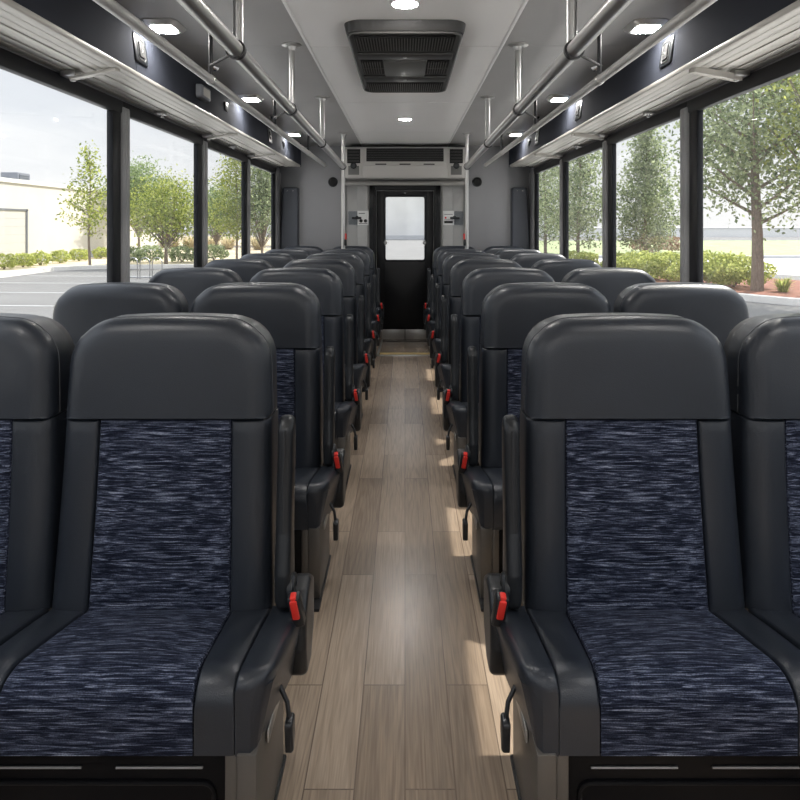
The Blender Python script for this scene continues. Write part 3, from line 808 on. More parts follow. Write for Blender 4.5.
# ------------------------------------------------------------------ rails
YST = [1.99, 3.00, 4.23, 5.90]
for side, q in (('left', -1), ('right', 1)):
    zrl = 1.636
    def XR_(y): return q * (0.503 + (y - 2.0) * 0.0125)
    xr = XR_(3.0)
    g = thing('grab_rail', 'thick steel grab rail hung from the ceiling %s of the aisle with black clamps' % side, 'grab rail', (xr, 3.0, zrl), 'thick ceiling grab rails')
    MB().tube([(XR_(YF + 0.3), YF + 0.3, zrl), (XR_(2.0), 2.0, zrl), (XR_(YST[-1] + 0.02), YST[-1] + 0.02, zrl)], 0.0235, 20).build('rail', M['steel'], g)
    for k, y in enumerate([0.7] + YST):
        last = (k == len(YST)); xr = XR_(y)
        MB().tube([(xr, y, zrl + (0 if not last else 0.02)), (xr, y, ZC)], 0.0155, 16).build('upright', M['alu'], g)
        MB().lathe((xr, y, ZC + 0.001), (0, 0, -1), [(0.045, 0), (0.045, 0.006), (0.024, 0.012), (0.018, 0.028)], 24).build('ceiling_flange', M['alu'], g)
        MB().lathe((xr, y - 0.0385, zrl), (0, 1, 0), [(0.024, 0.0), (0.0300, 0.003), (0.0300, 0.020), (0.024, 0.023)], 22).build('clamp', M['clamp'], g)
    xr = XR_(YST[-1])
    s_ = thing('stanchion', 'slim vertical silver pole from rail to floor on the %s near the rear' % side, 'pole', (xr, YST[-1], 0), 'rear floor poles')
    MB().tube([(xr, YST[-1], 0.0), (xr, YST[-1], zrl - 0.03)], 0.0165, 16).build('pole', M['alu'], s_)
    MB().lathe((xr, YST[-1], 0.0), (0, 0, 1), [(0.045, 0), (0.045, 0.006), (0.024, 0.012), (0.019, 0.03)], 20).build('floor_flange', M['alu'], s_)
    hk = thing('strap_holder', 'small red and black pull strap clipped to the %s rear pole' % side, 'strap', (xr - q * 0.0, YST[-1], 0.95), 'pole clips')
    MB().box((xr - q * 0.026 - 0.007, YST[-1] - 0.034, 0.985), (xr - q * 0.026 + 0.007, YST[-1] - 0.018, 1.04), 0.006).build('tag', M['red'], hk)
    MB().box((xr - q * 0.022 - 0.010, YST[-1] - 0.036, 0.93), (xr - q * 0.022 + 0.010, YST[-1] - 0.014, 0.988), 0.006).build('clip', M['plastic'], hk)
    # slim rail along the rack
    xs, zs = q * 0.780, 1.697
    HY2 = [1.30, 2.65, 3.95, 5.33]
    g = thing('rack_rail', 'slim pale tubular rail running below the %s rack front on dark rods' % side, 'rail', (xs, 3.0, zs), 'slim rack rails')
    MB().tube([(xs, YF + 0.3, zs), (xs, 6.40, zs)], 0.0175, 18).build('rail', M['satin'], g)
    for k, y in enumerate(HY2):
        MB().tube([(xs, y, zs), (xs, y, ZC)], 0.0085, 10).build('hanger', M['clamp'], g)
        MB().lathe((xs, y - 0.016, zs), (0, 1, 0), [(0.0175, 0), (0.0205, 0.003), (0.0205, 0.029), (0.0175, 0.032)], 18).build('collar', M['alu'], g)
    for k in (1, 2):
        y = HY2[k]; yr = YST[k - 1] + 0.03
        if k == 2: yr = YST[1] + 0.03
        MB().tube([(xs, y, zs + 0.06), (XR_(yr) + q * 0.022, yr, zrl + 0.004)], 0.0050, 8).build('brace', M['dark'], g)

# ------------------------------------------------------------------ luggage racks
RX, RZ0 = 1.05, 1.70
for side, q in (('left', -1), ('right', 1)):
    rk = thing('luggage_rack', 'overhead luggage rack with slate front and silver slatted underside along %s windows' % side, 'rack', (q * 1.15, 2.5, RZ0), 'overhead luggage racks')
    Y0, Y1 = YF, 6.60
    cuts = [Y0, 0.9, 2.585, 4.30, 5.90, Y1]
    mb = MB()
    for a, b in zip(cuts[:-1], cuts[1:]):
        vs = []
        for y in (a + 0.0015, b - 0.0015):
            vs.append([mb.bm.verts.new((q * x, y, z)) for x, z in ((RX, RZ0 + 0.012), (RX + 0.022, ZC - 0.015), (RX + 0.020, ZC), (RX + 0.05, ZC), (RX + 0.02, RZ0 + 0.012))])
        k_ = 5
        mb.bm.faces.new(vs[0]); mb.bm.faces.new(vs[1][::-1])
        for k in range(k_): mb.bm.faces.new((vs[0][k], vs[0][(k + 1) % k_], vs[1][(k + 1) % k_], vs[1][k]))
    mb.build('front_panel', M['rackface'], rk)
    # edge extrusion and slats
    MB().box((min(q * (RX - 0.004), q * (RX + 0.035)), Y0, RZ0 - 0.006), (max(q * (RX - 0.004), q * (RX + 0.035)), Y1, RZ0 + 0.016), 0.005).build('edge_strip', M['rackalu'], rk)
    mb = MB()
    xs = [RX + 0.037, RX + 0.080, RX + 0.118, RX + 0.156, RX + 0.19, RX + 0.226, W + 0.002]
    for a, b, lift in zip(xs[:-1], xs[1:], (0, 0.002, 0, 0.006, 0.003, 0)):
        mb.box((min(q * a, q * (b - 0.004)), Y0, RZ0 - 0.004 + lift), (max(q * a, q * (b - 0.004)), Y1, RZ0 + 0.012), 0.0025)
    mb.build('slats', M['rackalu'], rk, smooth=True)
    MB().box((min(q * (RX + 0.03), q * (W + 0.002)), Y0, RZ0 + 0.010), (max(q * (RX + 0.03), q * (W + 0.002)), Y1, RZ0 + 0.02)).build('slat_backing', M['seam'], rk)
    MB().box((min(q * (RX - 0.01), q * W), Y1, RZ0 - 0.004), (max(q * (RX - 0.01), q * W), Y1 + 0.012, ZC), 0.003).build('end_cap', M['rackface'], rk)
    for y in (2.47, 4.20, 5.40):
        mb = MB()
        p0, p1 = Vector((q * 1.265, y + 0.03, RZ0 - 0.030)), Vector((q * (RX + 0.012), y - 0.03, RZ0 - 0.010))
        dv = (p1 - p0); L = dv.length
        mt = Matrix.Translation((p0 + p1) / 2) @ dv.to_track_quat('X', 'Z').to_matrix().to_4x4()
        mb.box((-L / 2, -0.014, -0.007), (L / 2, 0.014, 0.007), 0.004, 2, mt)
        a = mb.build('support_arm', M['rackalu'], rk)
        MB().box((q * 1.265 - 0.03, y + 0.0, RZ0 - 0.026), (q * 1.265 + 0.03, y + 0.055, RZ0 - 0.002), 0.006).lathe((q * 1.258, y + 0.03, RZ0 - 0.04), (0, 0, 1), [(0.010, 0), (0.012, 0.006), (0.012, 0.02)], 12).build('bracket', M['steel'], a)
    for y in (3.38, 4.80):
        MB().box((q * 1.262 - 0.028, y, RZ0 - 0.018), (q * 1.262 + 0.028, y + 0.05, RZ0 - 0.002), 0.005).lathe((q * 1.255, y + 0.025, RZ0 - 0.03), (0, 0, 1), [(0.008, 0), (0.010, 0.005), (0.010, 0.02)], 12).build('clip', M['steel'], rk)
    fit = [(2.64, 1), (3.90, 0), (5.16, 1), (5.75, 0)] if q < 0 else [(2.67, 1), (4.02, 1), (5.28, 1), (5.62, 0)]
    for y, big in fit:
        zc = RZ0 + 0.115
        xf = q * (RX - 0.004)
        if big:
            o = rpoly([(y - 0.062, zc - 0.056), (y + 0.062, zc - 0.056), (y + 0.062, zc + 0.056), (y - 0.062, zc + 0.056)], 0.012, 4)
            pl = MB().pillow(o, roundover(0.004, 0.012), lambda p: 0.005, lambda a, z, d: Vector((xf - q * (0.006 - d - (z - RZ0) * 0.13), a, z))).build('switch_plate', M['plastic'], rk)
            o = rpoly([(y - 0.024, zc - 0.032), (y + 0.024, zc - 0.032), (y + 0.024, zc + 0.032), (y - 0.024, zc + 0.032)], 0.010, 4)
            MB().pillow(o, roundover(0.003, 0.006), lambda p: 0.003, lambda a, z, d: Vector((xf - q * (0.010 - d - (z - RZ0) * 0.13), a, z))).build('rocker', M['dark'], pl)
            fr = [(xf - q * (0.006 - (z - RZ0) * 0.13), a, z) for a, z in rpoly([(y - 0.036, zc - 0.042), (y + 0.036, zc - 0.042), (y + 0.036, zc + 0.042), (y - 0.036, zc + 0.042)], 0.014, 4)]
            MB().tube(fr + [fr[0]], 0.0025, 6).build('bezel', M['ventplate'], pl)
            MB().lathe((xf + q * 0.0045, y, zc - 0.005), (-q, 0, 0), [(0.004, 0), (0.004, 0.002), (0.002, 0.003)], 10).build('indicator', M['paper'], pl)
        else:
            MB().box((min(xf + q * 0.006, xf + q * 0.02), y - 0.03, zc - 0.025), (max(xf + q * 0.006, xf + q * 0.02), y + 0.03, zc + 0.025), 0.004).build('socket_plate', M['plastic'], rk)
    if q < 0:
        o = rpoly([(3.30, RZ0 + 0.055), (3.46, RZ0 + 0.055), (3.46, RZ0 + 0.125), (3.30, RZ0 + 0.125)], 0.016, 4)
        rl = thing('reading_light', 'grey rounded reading light on the left rack front', 'light', (-RX, 3.38, RZ0 + 0.09))
        MB().pillow(o, roundover(0.012, 0.03), lambda p: 0.010, lambda a, z, d: Vector((-RX + 0.034 - d, a, z))).build('housing', M['shutterframe'], rl)
        o = rpoly([(3.33, RZ0 + 0.068), (3.43, RZ0 + 0.068), (3.43, RZ0 + 0.112), (3.33, RZ0 + 0.112)], 0.010, 4)
        MB().pillow(o, roundover(0.003, 0.006), lambda p: 0.003, lambda a, z, d: Vector((-RX + 0.037 - d, a, z))).build('lens', M['shutter'], rl)

# ------------------------------------------------------------------ ceiling lights
PLACE = {0.9: 'over the front seats', 2.70: 'nearest the viewer', 4.22: 'halfway back', 5.87: 'farthest back'}
for side, q in (('left', -1), ('right', 1)):
    for y in (-0.7, 0.9, 2.70, 4.22, 5.87):
        if y in (-0.7, 0.9): lab = 'square lit ceiling lamp by the %s rack over the viewer' % side if y > 0 else 'square lit ceiling lamp by the %s rack behind the viewer' % side
        else: lab = 'square lit ceiling lamp beside the %s rack, %s' % (side, PLACE[y])
        x = q * 0.985
        l = thing('ceiling_light', lab, 'ceiling light', (x, y, ZC), 'square ceiling lights')
        o = rpoly([(x - 0.072, y - 0.085), (x + 0.072, y - 0.085), (x + 0.072, y + 0.085), (x - 0.072, y + 0.085)], 0.022, 1)
        MB().pillow(o, [(1, 0.0), (0, 0.016), (0, 0.022)], lambda p: 0.016, lambda a, b_, d: Vector((a, b_, ZC - 0.020 + d))).build('housing', M['alu'], l)
        o = rpoly([(x - 0.044, y - 0.052), (x + 0.044, y - 0.052), (x + 0.044, y + 0.052), (x - 0.044, y + 0.052)], 0.012, 3)
        MB().pillow(o, [(1, 0.0), (0, 0.002), (0, 0.004)], lambda p: 0.003, lambda a, b_, d: Vector((a, b_, ZC - 0.0225 + d))).build('lens', M['lens'], l)
for y, lab in ((-0.3, 'round lit ceiling downlight behind the viewer'), (2.42, 'round lit ceiling downlight at the top edge of the photo'), (5.06, 'round lit ceiling downlight behind the ceiling vent')):
    l = thing('downlight', lab, 'ceiling light', (0, y, ZC), 'round centre downlights')
    MB().lathe((0, y, ZC - 0.003), (0, 0, -1), [(0.055, 0), (0.055, 0.004), (0.048, 0.009), (0.046, 0.004)], 28).build('ring', M['trim'], l)
    MB().lathe((0, y, ZC - 0.004), (0, 0, -1), [(0.046, 0), (0.044, 0.006), (0.03, 0.010), (0.004, 0.011)], 28).build('lens', M['lensround'], l)
for side, q in (('left', -1), ('right', 1)):
    for y, w_ in ((3.40, 'nearer'), (4.95, 'farther')):
        x = q * 0.985
        l = thing('dome_fitting', '%s small silver dome fitting on the grey ceiling by the %s rack' % (w_, side), 'fitting', (x, y, ZC), 'small dome fittings')
        MB().lathe((x, y, ZC + 0.001), (0, 0, -1), [(0.034, 0), (0.034, 0.006), (0.028, 0.010)], 20).build('collar', M['alu'], l)
        MB().lathe((x, y, ZC - 0.008), (0, 0, -1), [(0.026, 0), (0.024, 0.010), (0.016, 0.018), (0.003, 0.021)], 20).build('dome', M['chrome'], l)

# ceiling air vent
vt = thing('ceiling_vent', 'dark rectangular ceiling air vent with slotted grilles and blank centre plate', 'vent', (0, 3.42 * 0.945, ZC))
KEEP = set(bpy.data.objects)
o = rpoly([(-0.255, 2.78), (0.255, 2.78), (0.255, 4.07), (-0.255, 4.07)], 0.07, 7, 0.05)
VZ = ZC - 0.045
MB().pillow(o, [(1, 0.004), (0.3, 0.0), (0, 0.008), (-0.4, 0.035), (-0.5, 0.045)], lambda p: 0.016, lambda a, b_, d: Vector((a, b_, VZ + d))).build('housing', M['ventgrey'], vt)
oi = [(x * 0.955, 3.425 + (y - 3.425) * 0.972) for x, y in o]
rim = [(x, y, VZ - 0.002) for x, y in oi]
MB().tube(rim + [rim[0]], 0.006, 8).build('rim', M['ventplate'], vt)
for (a, b, x0, x1, sp) in ((2.87, 3.10, -0.222, 0.222, 0.0125), (3.80, 4.02, -0.222, 0.222, 0.0125), (3.29, 3.57, -0.222, -0.112, 0.0125), (3.29, 3.57, 0.112, 0.222, 0.0125)):
    gr = MB().box((x0, a, VZ - 0.003), (x1, b, VZ + 0.006), 0.002).build('grille', M['dark'], vt)
    mb = MB(); k = x0 + 0.006
    while k < x1 - 0.004:
        mb.box((k, a + 0.006, VZ - 0.008), (k + 0.0045, b - 0.006, VZ - 0.001)); k += sp
    mb.box((x0, (a + b) / 2 - 0.004, VZ - 0.008), (x1, (a + b) / 2 + 0.004, VZ - 0.001)) if b - a > 0.25 else None
    mb.build('fins', M['ventfin'], gr, smooth=False)
for (a, b) in ((3.13, 3.23), (3.62, 3.74)):
    MB().box((-0.228, a, VZ - 0.012), (0.228, b, VZ + 0.004), 0.006).build('cross_bar', M['ventgrey'], vt)
    MB().box((-0.226, b - 0.004, VZ - 0.006), (0.226, b + 0.020, VZ + 0.003)).build('groove', M['dark'], vt)
    MB().lathe((0, a + 0.05, VZ - 0.010), (0, 0, -1), [(0.010, 0), (0.010, 0.004), (0.005, 0.006)], 12).build('screw', M['steel'], vt)
MB().box((-0.108, 3.27, VZ - 0.010), (0.108, 3.60, VZ + 0.004), 0.006).build('blank_plate', M['ventplate'], vt)

for o_ in set(bpy.data.objects) - KEEP:          # everything in the vent drawn a touch smaller towards the front
    for vv in o_.data.vertices:
        vv.co.x *= 0.945; vv.co.y = (vv.co.y + 3.42 * 0.945) * 0.945 - 3.42 * 0.945

# ------------------------------------------------------------------ outside
GZ = -0.64; HG = H - GZ
def gd(py): return HG * F / (py - PY)          # distance of a ground point seen at a row
struct(MB().box((-150, -60, GZ - 0.3), (150, 200, GZ)).build('ground', M['asphalt'], smooth=False))
for q in (-1, 1):
    struct(MB().box((min(q * 1.9, q * 4.3), -40, GZ - 0.02), (max(q * 1.9, q * 4.3), 60, GZ + 0.02)).build('bounce_apron', M['bounce_apron'], smooth=False))  # unseen pale strips added beside the bus to bounce sunlight onto the ceiling
struct(MB().box((-8, -14, GZ - 0.02), (8, -2.6, GZ + 0.03)).build('bounce_apron', M['bounce_apron'], smooth=False))  # unseen pale slab added ahead to bounce light through the windscreen
# left: painted bays
mb = MB()
for y in (9.2, 11.9, 14.6, 17.3, 20.0, 22.7): 
    mb.poly([(-13.0, y), (-7.6, y - 0.4), (-7.6, y - 0.28), (-13.0, y + 0.12)], GZ - 0.01, GZ + 0.006)
mb.poly([(-5.6, -5), (-5.48, -5), (-5.48, 20), (-5.6, 20)], GZ - 0.01, GZ + 0.006)
for y in (9.5, 12.3, 15.1):
    mb.poly([(4.2, y - 1.0), (7.9, y + 0.6), (7.9, y + 0.74), (4.2, y - 0.86)], GZ - 0.01, GZ + 0.006)
struct(mb.build('trim_%d' % n, M['line'], smooth=False)); n += 1
# left kerb bed and pavement
struct(MB().poly([(-13.7, 5), (-13.4, 5), (-13.4, 25.2), (-12.2, 26.2), (-3.5, 27.5), (-3.5, 27.9), (-12.4, 26.6), (-13.7, 25.4)], GZ - 0.02, GZ + 0.15).build('kerb', M['concrete'], smooth=False))
struct(MB().poly([(-16.2, 5), (-13.7, 5), (-13.7, 25.4), (-12.4, 26.6), (-9, 27.1), (-9, 48), (-16.2, 48)], GZ - 0.02, GZ + 0.10).build('mulch_bed', M['straw'], smooth=False))
struct(MB().poly([(-9, 27.1), (-3.5, 27.9), (-3.5, 60), (-9, 60)], GZ - 0.02, GZ + 0.09).build('lawn', M['straw'], smooth=False))
struct(MB().poly([(-60, 55), (-7, 55), (-7, 90), (-60, 90)], GZ - 0.02, GZ + 0.05).build('lawn', M['straw'], smooth=False))
# right: mulch island with kerb, then a road and a lawn
struct(MB().poly([(13.0, 12.0), (8.45, 14.35), (7.6, 15.5), (5.6, 19.5), (4.6, 26), (4.6, 27.5), (4.85, 27.5), (4.85, 26.1), (5.85, 19.6), (7.8, 15.7), (8.6, 14.55), (13.1, 12.25)], GZ - 0.02, GZ + 0.15).build('kerb', M['concrete'], smooth=False))
struct(MB().poly([(13.1, 12.25), (8.6, 14.55), (7.8, 15.7), (5.85, 19.6), (4.85, 26.1), (4.85, 27.5), (9, 24.8), (13, 17.2), (16, 14.2)], GZ - 0.02, GZ + 0.11).build('mulch_bed', M['mulch'], smooth=False))
struct(MB().poly([(14.0, 22.5), (26.0, 21.0), (60, 21), (60, 33), (8, 35), (6.0, 33)], GZ - 0.02, GZ + 0.004).build('road', M['concrete'], smooth=False))
struct(MB().poly([(8, 35.0), (60, 33.0), (60, 33.4), (8, 35.4)], GZ - 0.02, GZ + 0.14).build('kerb', M['plinth'], smooth=False))
struct(MB().poly([(4, 35.4), (8, 35.4), (60, 33.4), (120, 33), (120, 70), (4, 70)], GZ - 0.02, GZ + 0.10).build('lawn', M['lawn'], smooth=False))

# cream building on the left
bl = thing('building', 'long low cream building with a roller door, beyond the parking lot', 'building', (-19, 26, GZ))
BX, BZ = -16.2, 2.86
MB().box((-30, 8, GZ), (BX, 44, BZ)).build('wall', M['render'], bl, smooth=False)
MB().box((-30.1, 7.9, BZ), (BX + 0.08, 44.1, BZ + 0.16)).build('coping', M['coping'], bl, smooth=False)
MB().box((-30, 7.95, GZ), (BX + 0.04, 44.05, GZ + 0.42)).build('plinth', M['plinth'], bl, smooth=False)
dz = 1.72
rd = MB().box((BX - 0.1, 23.6, GZ), (BX + 0.05, 28.1, dz)).build('roller_door', M['shutter'], bl, smooth=False)
mb = MB()
for k in range(1, 7): mb.box((BX, 23.6, GZ + k * 0.337), (BX + 0.055, 28.1, GZ + k * 0.337 + 0.018))
mb.build('joint', M['plinth'], rd, smooth=False)
MB().box((BX, 23.4, GZ), (BX + 0.09, 23.6, dz + 0.12)).box((BX, 28.1, GZ), (BX + 0.09, 28.22, dz + 0.07)).box((BX, 23.4, dz), (BX + 0.09, 28.22, dz + 0.07)).build('door_surround', M['shutterframe'], bl, smooth=False)
ru = MB().box((-18.4, 30.0, BZ + 0.16), (-17.6, 31.0, BZ + 0.66), 0.04)
for k in range(4): ru.box((-17.61, 30.1, BZ + 0.26 + k * 0.09), (-17.56, 30.9, BZ + 0.30 + k * 0.09))
tag(ru.build('rooftop_unit', M['shutterframe']), 'small grey ventilation box on the cream building roof', 'rooftop unit')
# pale building far behind the bus
fb = thing('building', 'far pale grey building seen through the rear door window', 'building', (0, 84, GZ))
MB().box((-11.5, 80, GZ), (11.5, 90, 6.2)).build('wall', M['farwall'], fb, smooth=False)
MB().box((-11.6, 79.9, 6.2), (11.6, 90.1, 6.5)).build('coping', M['coping'], fb, smooth=False)
MB().box((-11.5, 79.9, GZ), (11.5, 80.1, GZ + 0.5)).build('plinth', M['plinth'], fb, smooth=False)
fb2 = thing('building', 'low white building far across the lawn on the right', 'building', (45, 100, GZ))
MB().box((22, 96, GZ), (78, 110, 0.62)).build('wall', M['coping'], fb2, smooth=False)
MB().box((21.9, 95.9, 0.62), (78.1, 110.1, 0.74)).build('roof', M['coping'], fb2, smooth=False)


def leaf(bm, p, s, up=0.3):
    n_ = Vector((random.gauss(0, 1), random.gauss(0, 1), random.gauss(up, 1)))
    if n_.length < 1e-3: n_ = Vector((0, 0, 1))
    n_.normalize()
    a = n_.orthogonal().normalized(); a.rotate(Matrix.Rotation(random.random() * 6.28, 3, n_)); b = n_.cross(a)
    s *= random.uniform(0.7, 1.3)
    vs = [bm.verts.new(p + a * s * 0.5), bm.verts.new(p + b * s * 0.30 + n_ * s * 0.06), bm.verts.new(p - a * s * 0.5), bm.verts.new(p - b * s * 0.30 + n_ * s * 0.06)]
    bm.faces.new(vs)


def tree(label, x, y, h, kind, r, zc, lm, nl, ls, tr=0.07, group=None, seed=1):
    """kind cone: a leader with side branches; round: a forked crown. zc is the height where the crown starts"""
    random.seed(seed)
    t = thing('tree', label, 'tree', (x, y, GZ), group)
    base = Vector((x, y, GZ))
    tb = MB(); lb = MB()
    lean = Vector((random.uniform(-.02, .02), random.uniform(-.02, .02), 0))
    def trunk(z): return base + Vector((0, 0, z)) + lean * z + Vector((math.sin(z * 1.3 + seed), math.cos(z * 1.1 + seed), 0)) * 0.03 * min(1, z)
    segs = []
    if kind == 'cone':
        tb.tube([trunk(h * k / 10) for k in range(11)], [tr * (1 - 0.92 * k / 10) for k in range(11)], 8)
        nb = 34
        for k in range(nb):
            f = (k + random.random() * 0.5) / nb
            z = zc + (h - zc) * f
            L = r * ((1 - f) ** 0.75) * random.uniform(0.75, 1.12) * min(1, 0.55 + f * 4)
            a = k * 2.4 + random.uniform(-.4, .4)
            up = random.uniform(0.35, 0.8)
            p0 = trunk(z); p1 = p0 + Vector((math.cos(a) * L, math.sin(a) * L, up * L)); pm = (p0 + p1) / 2 + Vector((0, 0, -0.06 * L))
            segs.append((p0, pm, p1))
        segs.append((trunk(h * 0.8), trunk(h * 0.9), trunk(h)))
    else:
        tb.tube([trunk(zc * k / 5) for k in range(6)], [tr * (1 - 0.3 * k / 5) for k in range(6)], 8)
        for k in range(46):
            a = k * 2.4 + random.uniform(-.3, .3)
            el = random.uniform(-0.12, 1.45)
            R = r * random.uniform(0.72, 1.05)
            p0 = trunk(zc * random.uniform(0.75, 1.0))
            hh = (h - zc)
            p1 = trunk(zc) + Vector((math.cos(a) * math.cos(el) * R, math.sin(a) * math.cos(el) * R, hh * 0.42 + math.sin(el) * hh * 0.56 * random.uniform(.85, 1.05)))
            pm = p0 * 0.4 + p1 * 0.6 + Vector((0, 0, hh * 0.03))
            segs.append((p0, pm, p1))
    L0 = sum((s[2] - s[0]).length for s in segs)
    for (p0, pm, p1) in segs:
        L = (p1 - p0).length
        q = [p0 * (1 - k) ** 2 + pm * 2 * k * (1 - k) + p1 * k * k for k in (0, .33, .66, 1)]
        tb.tube(q, [tr * 0.30, tr * 0.22, tr * 0.13, tr * 0.05], 5)
        for j in range(int(nl * L / L0)):
            k = random.uniform(0.12, 1.04) ** (0.75 if kind == 'cone' else 0.55)
            p = p0 * (1 - k) ** 2 + pm * 2 * k * (1 - k) + p1 * k * k
            sp = (0.09 + 0.10 * r) * (1.0 if kind == 'cone' else 1.5)
            leaf(lb.bm, p + Vector((random.gauss(0, sp), random.gauss(0, sp), random.gauss(0, sp * 0.75))), ls)
    tb.build('trunk', M['bark'], t)
    lb.build('foliage', lm, t, smooth=False, recalc=False)
    return t


def shrub(label, x, y, r, h, lm, nl, ls, group=None, seed=1, blade=False, name='shrub'):
    random.seed(seed)
    t = thing(name, label, 'shrub', (x, y, GZ + 0.1), group)
    tb = MB(); lb = MB()
    c = Vector((x, y, GZ + 0.08))
    for k in range(9):
        a = k * 2.4
        tb.tube([c, c + Vector((math.cos(a) * r * 0.5, math.sin(a) * r * 0.5, h * 0.6))], [0.012, 0.005], 5)
    if blade:
        for k in range(nl):
            a = random.random() * 6.28; L = r * random.uniform(0.4, 1.0)
            d = Vector((math.cos(a), math.sin(a), 0)); sd = Vector((-d.y, d.x, 0)) * ls * 0.5
            p0 = c + d * random.random() * r * 0.15; hz = random.uniform(.15, 1.0); p1 = c + d * L * 0.5 + Vector((0, 0, h * hz * 0.75)); p2 = c + d * L + Vector((0, 0, h * hz * random.uniform(.7, 1.0)))
            v = [lb.bm.verts.new(p) for p in (p0 - sd, p0 + sd, p1 + sd, p1 - sd, p2)]
            lb.bm.faces.new((v[0], v[1], v[2], v[3])); lb.bm.faces.new((v[3], v[2], v[4]))
    else:
        for k in range(nl):
            a = random.random() * 6.28; el = math.asin(random.uniform(-0.8, 1)); q = random.uniform(0.55, 1.0) ** 0.5
            lump = 1 + 0.13 * math.sin(3 * a + seed) + 0.08 * math.sin(5 * el + seed * 2)
            p = c + Vector((math.cos(a) * math.cos(el) * r * q * lump, math.sin(a) * math.cos(el) * r * q * lump, h * 0.50 + math.sin(el) * h * 0.50 * q * lump))
            leaf(lb.bm, p, ls, 0.6)
    tb.build('stem', M['bark'], t); lb.build('foliage', lm, t, smooth=False, recalc=False)
    return t


def at(px, d): return X(px, d)
# left side
tree('slim young tree with sparse leaves in front of the cream building', at(90, 26.5), 26.5, 4.9, 'cone', 0.98, 1.35, M['leaf_lime'], 1500, 0.13, 0.06, seed=3)
tree('round yellow green tree with forked trunk through the left second window', at(166, 27.8), 27.8, 3.7, 'round', 1.55, 0.95, M['leaf_lime'], 7800, 0.116, 0.09, seed=5)
tree('taller green tree standing behind the round tree on the left', at(139, 36), 36, 5.3, 'round', 1.7, 1.2, M['leaf_green'], 6300, 0.136, 0.09, seed=8)
tree('tall slim green tree through the left third window', at(237, 30), 30, 5.2, 'cone', 1.5, 1.0, M['leaf_lime'], 5400, 0.116, 0.06, seed=11)
tree('broad pale green tree behind the slim tree, left third window', at(216, 38), 38, 4.1, 'round', 1.7, 0.9, M['leaf_green'], 5400, 0.136, 0.08, seed=12)
tree('grey green tree through the left rear window next to the pad', at(262, 30), 30, 4.7, 'round', 1.2, 0.8, M['leaf_grey'], 5700, 0.122, 0.07, seed=14)
PXS = [(4, 'in front of the grey roller door'), (23, 'right of the roller door'), (40, 'between the roller door and the young tree'), (60, 'left of the young tree'), (79, 'beside the young tree trunk'), (101, 'right of the young tree trunk')]
for k, (px, w_) in enumerate(PXS):
    d = 15.0 * F / (PX - px)
    shrub('low yellow green shrub in the left bed, ' + w_, -15.0, d, 0.44, 0.58, M['leaf_shrub'], 900, 0.09, 'shrubs along the cream building', seed=20 + k)
for k, (px, d, w_) in enumerate([(150, 29.5, 'left of the round tree trunk'), (182, 29.5, 'right of the round tree trunk'), (128, 28, 'beside the first left pillar'), (214, 31, 'under the left third window trees')]):
    shrub('grey green bush ' + w_, at(px, d), d, 0.62, 0.75, M['leaf_grey'], 800, 0.12, 'bushes under the left trees', seed=30 + k)
for k, (px, d, w_) in enumerate([(158, 44, 'far left of the clump row'), (172, 46, 'second of the clump row'), (190, 46, 'third of the clump row'), (212, 46, 'fourth of the clump row'), (228, 45, 'fifth of the clump row'), (142, 44, 'nearest the left pillar'), (258, 44, 'beyond the left rear window')]):
    shrub('straw coloured ornamental grass clump behind the round tree, ' + w_, at(px, d), d, 1.3, 1.2, M['leaf_straw'], 260, 0.06, 'straw grass clumps', seed=40 + k, blade=True, name='grass_clump')
# bicycle rack on the left pavement
bx_, by_ = at(140, 21.5), 21.5
bk = thing('bicycle_rack', 'low galvanised bicycle rack on the left parking lot by the windows', 'bicycle rack', (bx_, by_, GZ))
for k in range(3):
    x = bx_ - 0.4 + k * 0.4
    MB().tube([(x, by_, GZ), (x, by_, GZ + 0.55), (x + 0.06, by_, GZ + 0.66), (x + 0.16, by_, GZ + 0.70), (x + 0.26, by_, GZ + 0.66), (x + 0.32, by_, GZ + 0.55), (x + 0.32, by_, GZ)], 0.017, 8).build('hoop', M['bike'], bk)
MB().tube([(bx_ - 0.55, by_, GZ + 0.05), (bx_ + 0.9, by_, GZ + 0.05)], 0.022, 8).build('base_bar', M['bike'], bk)

# right side
tree('large leafy tree on the red mulch through the nearest right window', at(757, 16.5), 16.5, 7.6, 'cone', 2.5, 1.75, M['leaf_grey'], 14250, 0.116, 0.16, seed=51)
tree('yellow green tree cut off by the right edge of the photo', at(850, 14.6), 14.6, 6.2, 'round', 1.8, 2.2, M['leaf_lime'], 6300, 0.116, 0.12, seed=52)
tree('conical tree through the second right window above the hedge bushes', at(646, 23.5), 23.5, 5.35, 'cone', 1.25, 0.9, M['leaf_grey'], 10500, 0.109, 0.08, seed=53)
tree('pale leafy tree through the third right window', at(578, 25), 25, 5.9, 'cone', 1.6, 0.9, M['leaf_grey'], 7200, 0.116, 0.08, seed=54)
tree('grey green tree through the farthest right window', at(546, 29), 29, 6.3, 'cone', 1.6, 0.9, M['leaf_grey'], 6900, 0.116, 0.08, seed=55)
HB = [(733, 17.6, .85, .95, 'directly left of the large tree trunk'), (706, 18.0, .85, 1.0, 'beside the nearest right pillar'), (668, 19.2, .72, .98, 'just left of the nearest right pillar'), (641, 20.2, .72, .92, 'under the conical tree'), (621, 21.5, .6, .80, 'left end of the second right window'), (577, 24.2, .7, .78, 'under the third right window tree')]
for k, (px, d, r, h, w_) in enumerate(HB):
    shrub('rounded yellow green hedge bush ' + w_, at(px, d), d, r * 1.05, h * 0.92, M['leaf_shrub'], 2600, 0.10, 'hedge bushes on the mulch island', seed=60 + k)
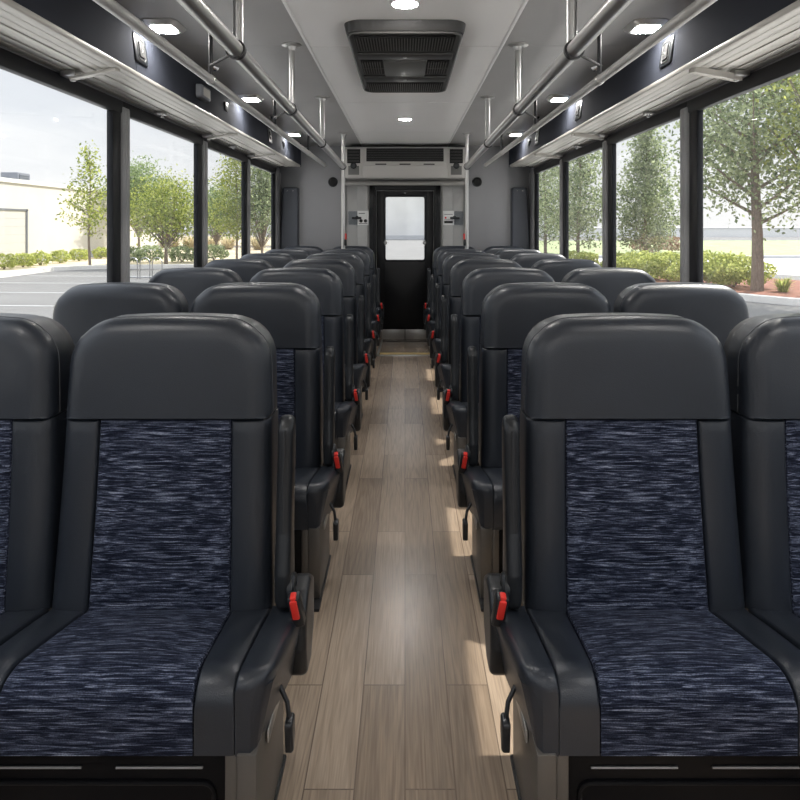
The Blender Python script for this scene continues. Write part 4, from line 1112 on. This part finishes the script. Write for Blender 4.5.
shrub('small spiky green plant on the red mulch right of the tree', at(783, 16.2), 16.2, 0.40, 0.50, M['leaf_shrub'], 150, 0.03, None, seed=70, blade=True, name='spiky_plant')
shrub('rust coloured distant shrub beyond the conical tree on the right', at(655, 40), 40, 1.6, 1.0, mat('rust_foliage', (0.36, 0.24, 0.17), 0.9, var=0.3, scale=3), 900, 0.2, None, seed=71)

# ------------------------------------------------------------------ light
sun = bpy.data.lights.new('sun', 'SUN'); sun.energy = 4.5; sun.angle = math.radians(0.6); sun.color = (1.0, 0.94, 0.85)
so = bpy.data.objects.new('sun', sun); C.objects.link(so)
dirv = Vector((-0.68, -0.60, -0.95))
so.rotation_euler = dirv.to_track_quat('-Z', 'Y').to_euler()

wd = bpy.data.worlds.new('sky'); bpy.context.scene.world = wd; wd.use_nodes = True
t = wd.node_tree; t.nodes.clear()
out = t.nodes.new('ShaderNodeOutputWorld'); bg = t.nodes.new('ShaderNodeBackground')
co = t.nodes.new('ShaderNodeTexCoord'); sp = t.nodes.new('ShaderNodeSeparateXYZ')
t.links.new(co.outputs['Generated'], sp.inputs[0])
r = ramp(t, [(0.0, (0.66, 0.66, 0.665)), (0.10, (0.65, 0.66, 0.68)), (0.35, (0.62, 0.64, 0.68)), (1.0, (1.9, 2.0, 2.2))])
t.links.new(sp.outputs['Z'], r.inputs[0])
mp = t.nodes.new('ShaderNodeMapping'); mp.inputs['Scale'].default_value = (2.2, 2.2, 6.0)
t.links.new(co.outputs['Generated'], mp.inputs['Vector'])
nz_ = node(t, 'ShaderNodeTexNoise', Scale=1.5, Detail=5.0)
t.links.new(mp.outputs[0], nz_.inputs['Vector'])
r2 = ramp(t, [(0.38, (0.93, 0.94, 0.96)), (0.62, (1.12, 1.10, 1.08))])
t.links.new(nz_.outputs['Fac'], r2.inputs[0])
mx = t.nodes.new('ShaderNodeMix'); mx.data_type = 'RGBA'; mx.blend_type = 'MULTIPLY'; mx.inputs[0].default_value = 1
mx.clamp_result = False
t.links.new(r.outputs[0], mx.inputs[6]); t.links.new(r2.outputs[0], mx.inputs[7])
t.links.new(mx.outputs[2], bg.inputs[0]); bg.inputs[1].default_value = 1.0
t.links.new(bg.outputs[0], out.inputs[0])

# ------------------------------------------------------------------ camera and view
cam = bpy.data.cameras.new('camera'); cam.sensor_width = 36; cam.lens = F / 800 * 36
cam.shift_x = (400 - PX) / 800; cam.shift_y = (PY - 400) / 800
cam.clip_start = 0.05; cam.clip_end = 500
co_ = bpy.data.objects.new('camera', cam); C.objects.link(co_)
co_.location = (0, 0, H); co_.rotation_euler = (PI / 2, 0, 0)
sc = bpy.context.scene
sc.camera = co_
sc.view_settings.view_transform = 'Standard'; sc.view_settings.look = 'None'
sc.view_settings.exposure = 0.6; sc.view_settings.gamma = 1.0; sc.view_settings.use_curve_mapping = False
sc.cycles.use_denoising = True
sc.cycles.max_bounces = 10; sc.cycles.diffuse_bounces = 5; sc.cycles.transparent_max_bounces = 24
sc.cycles.sample_clamp_indirect = 6.0
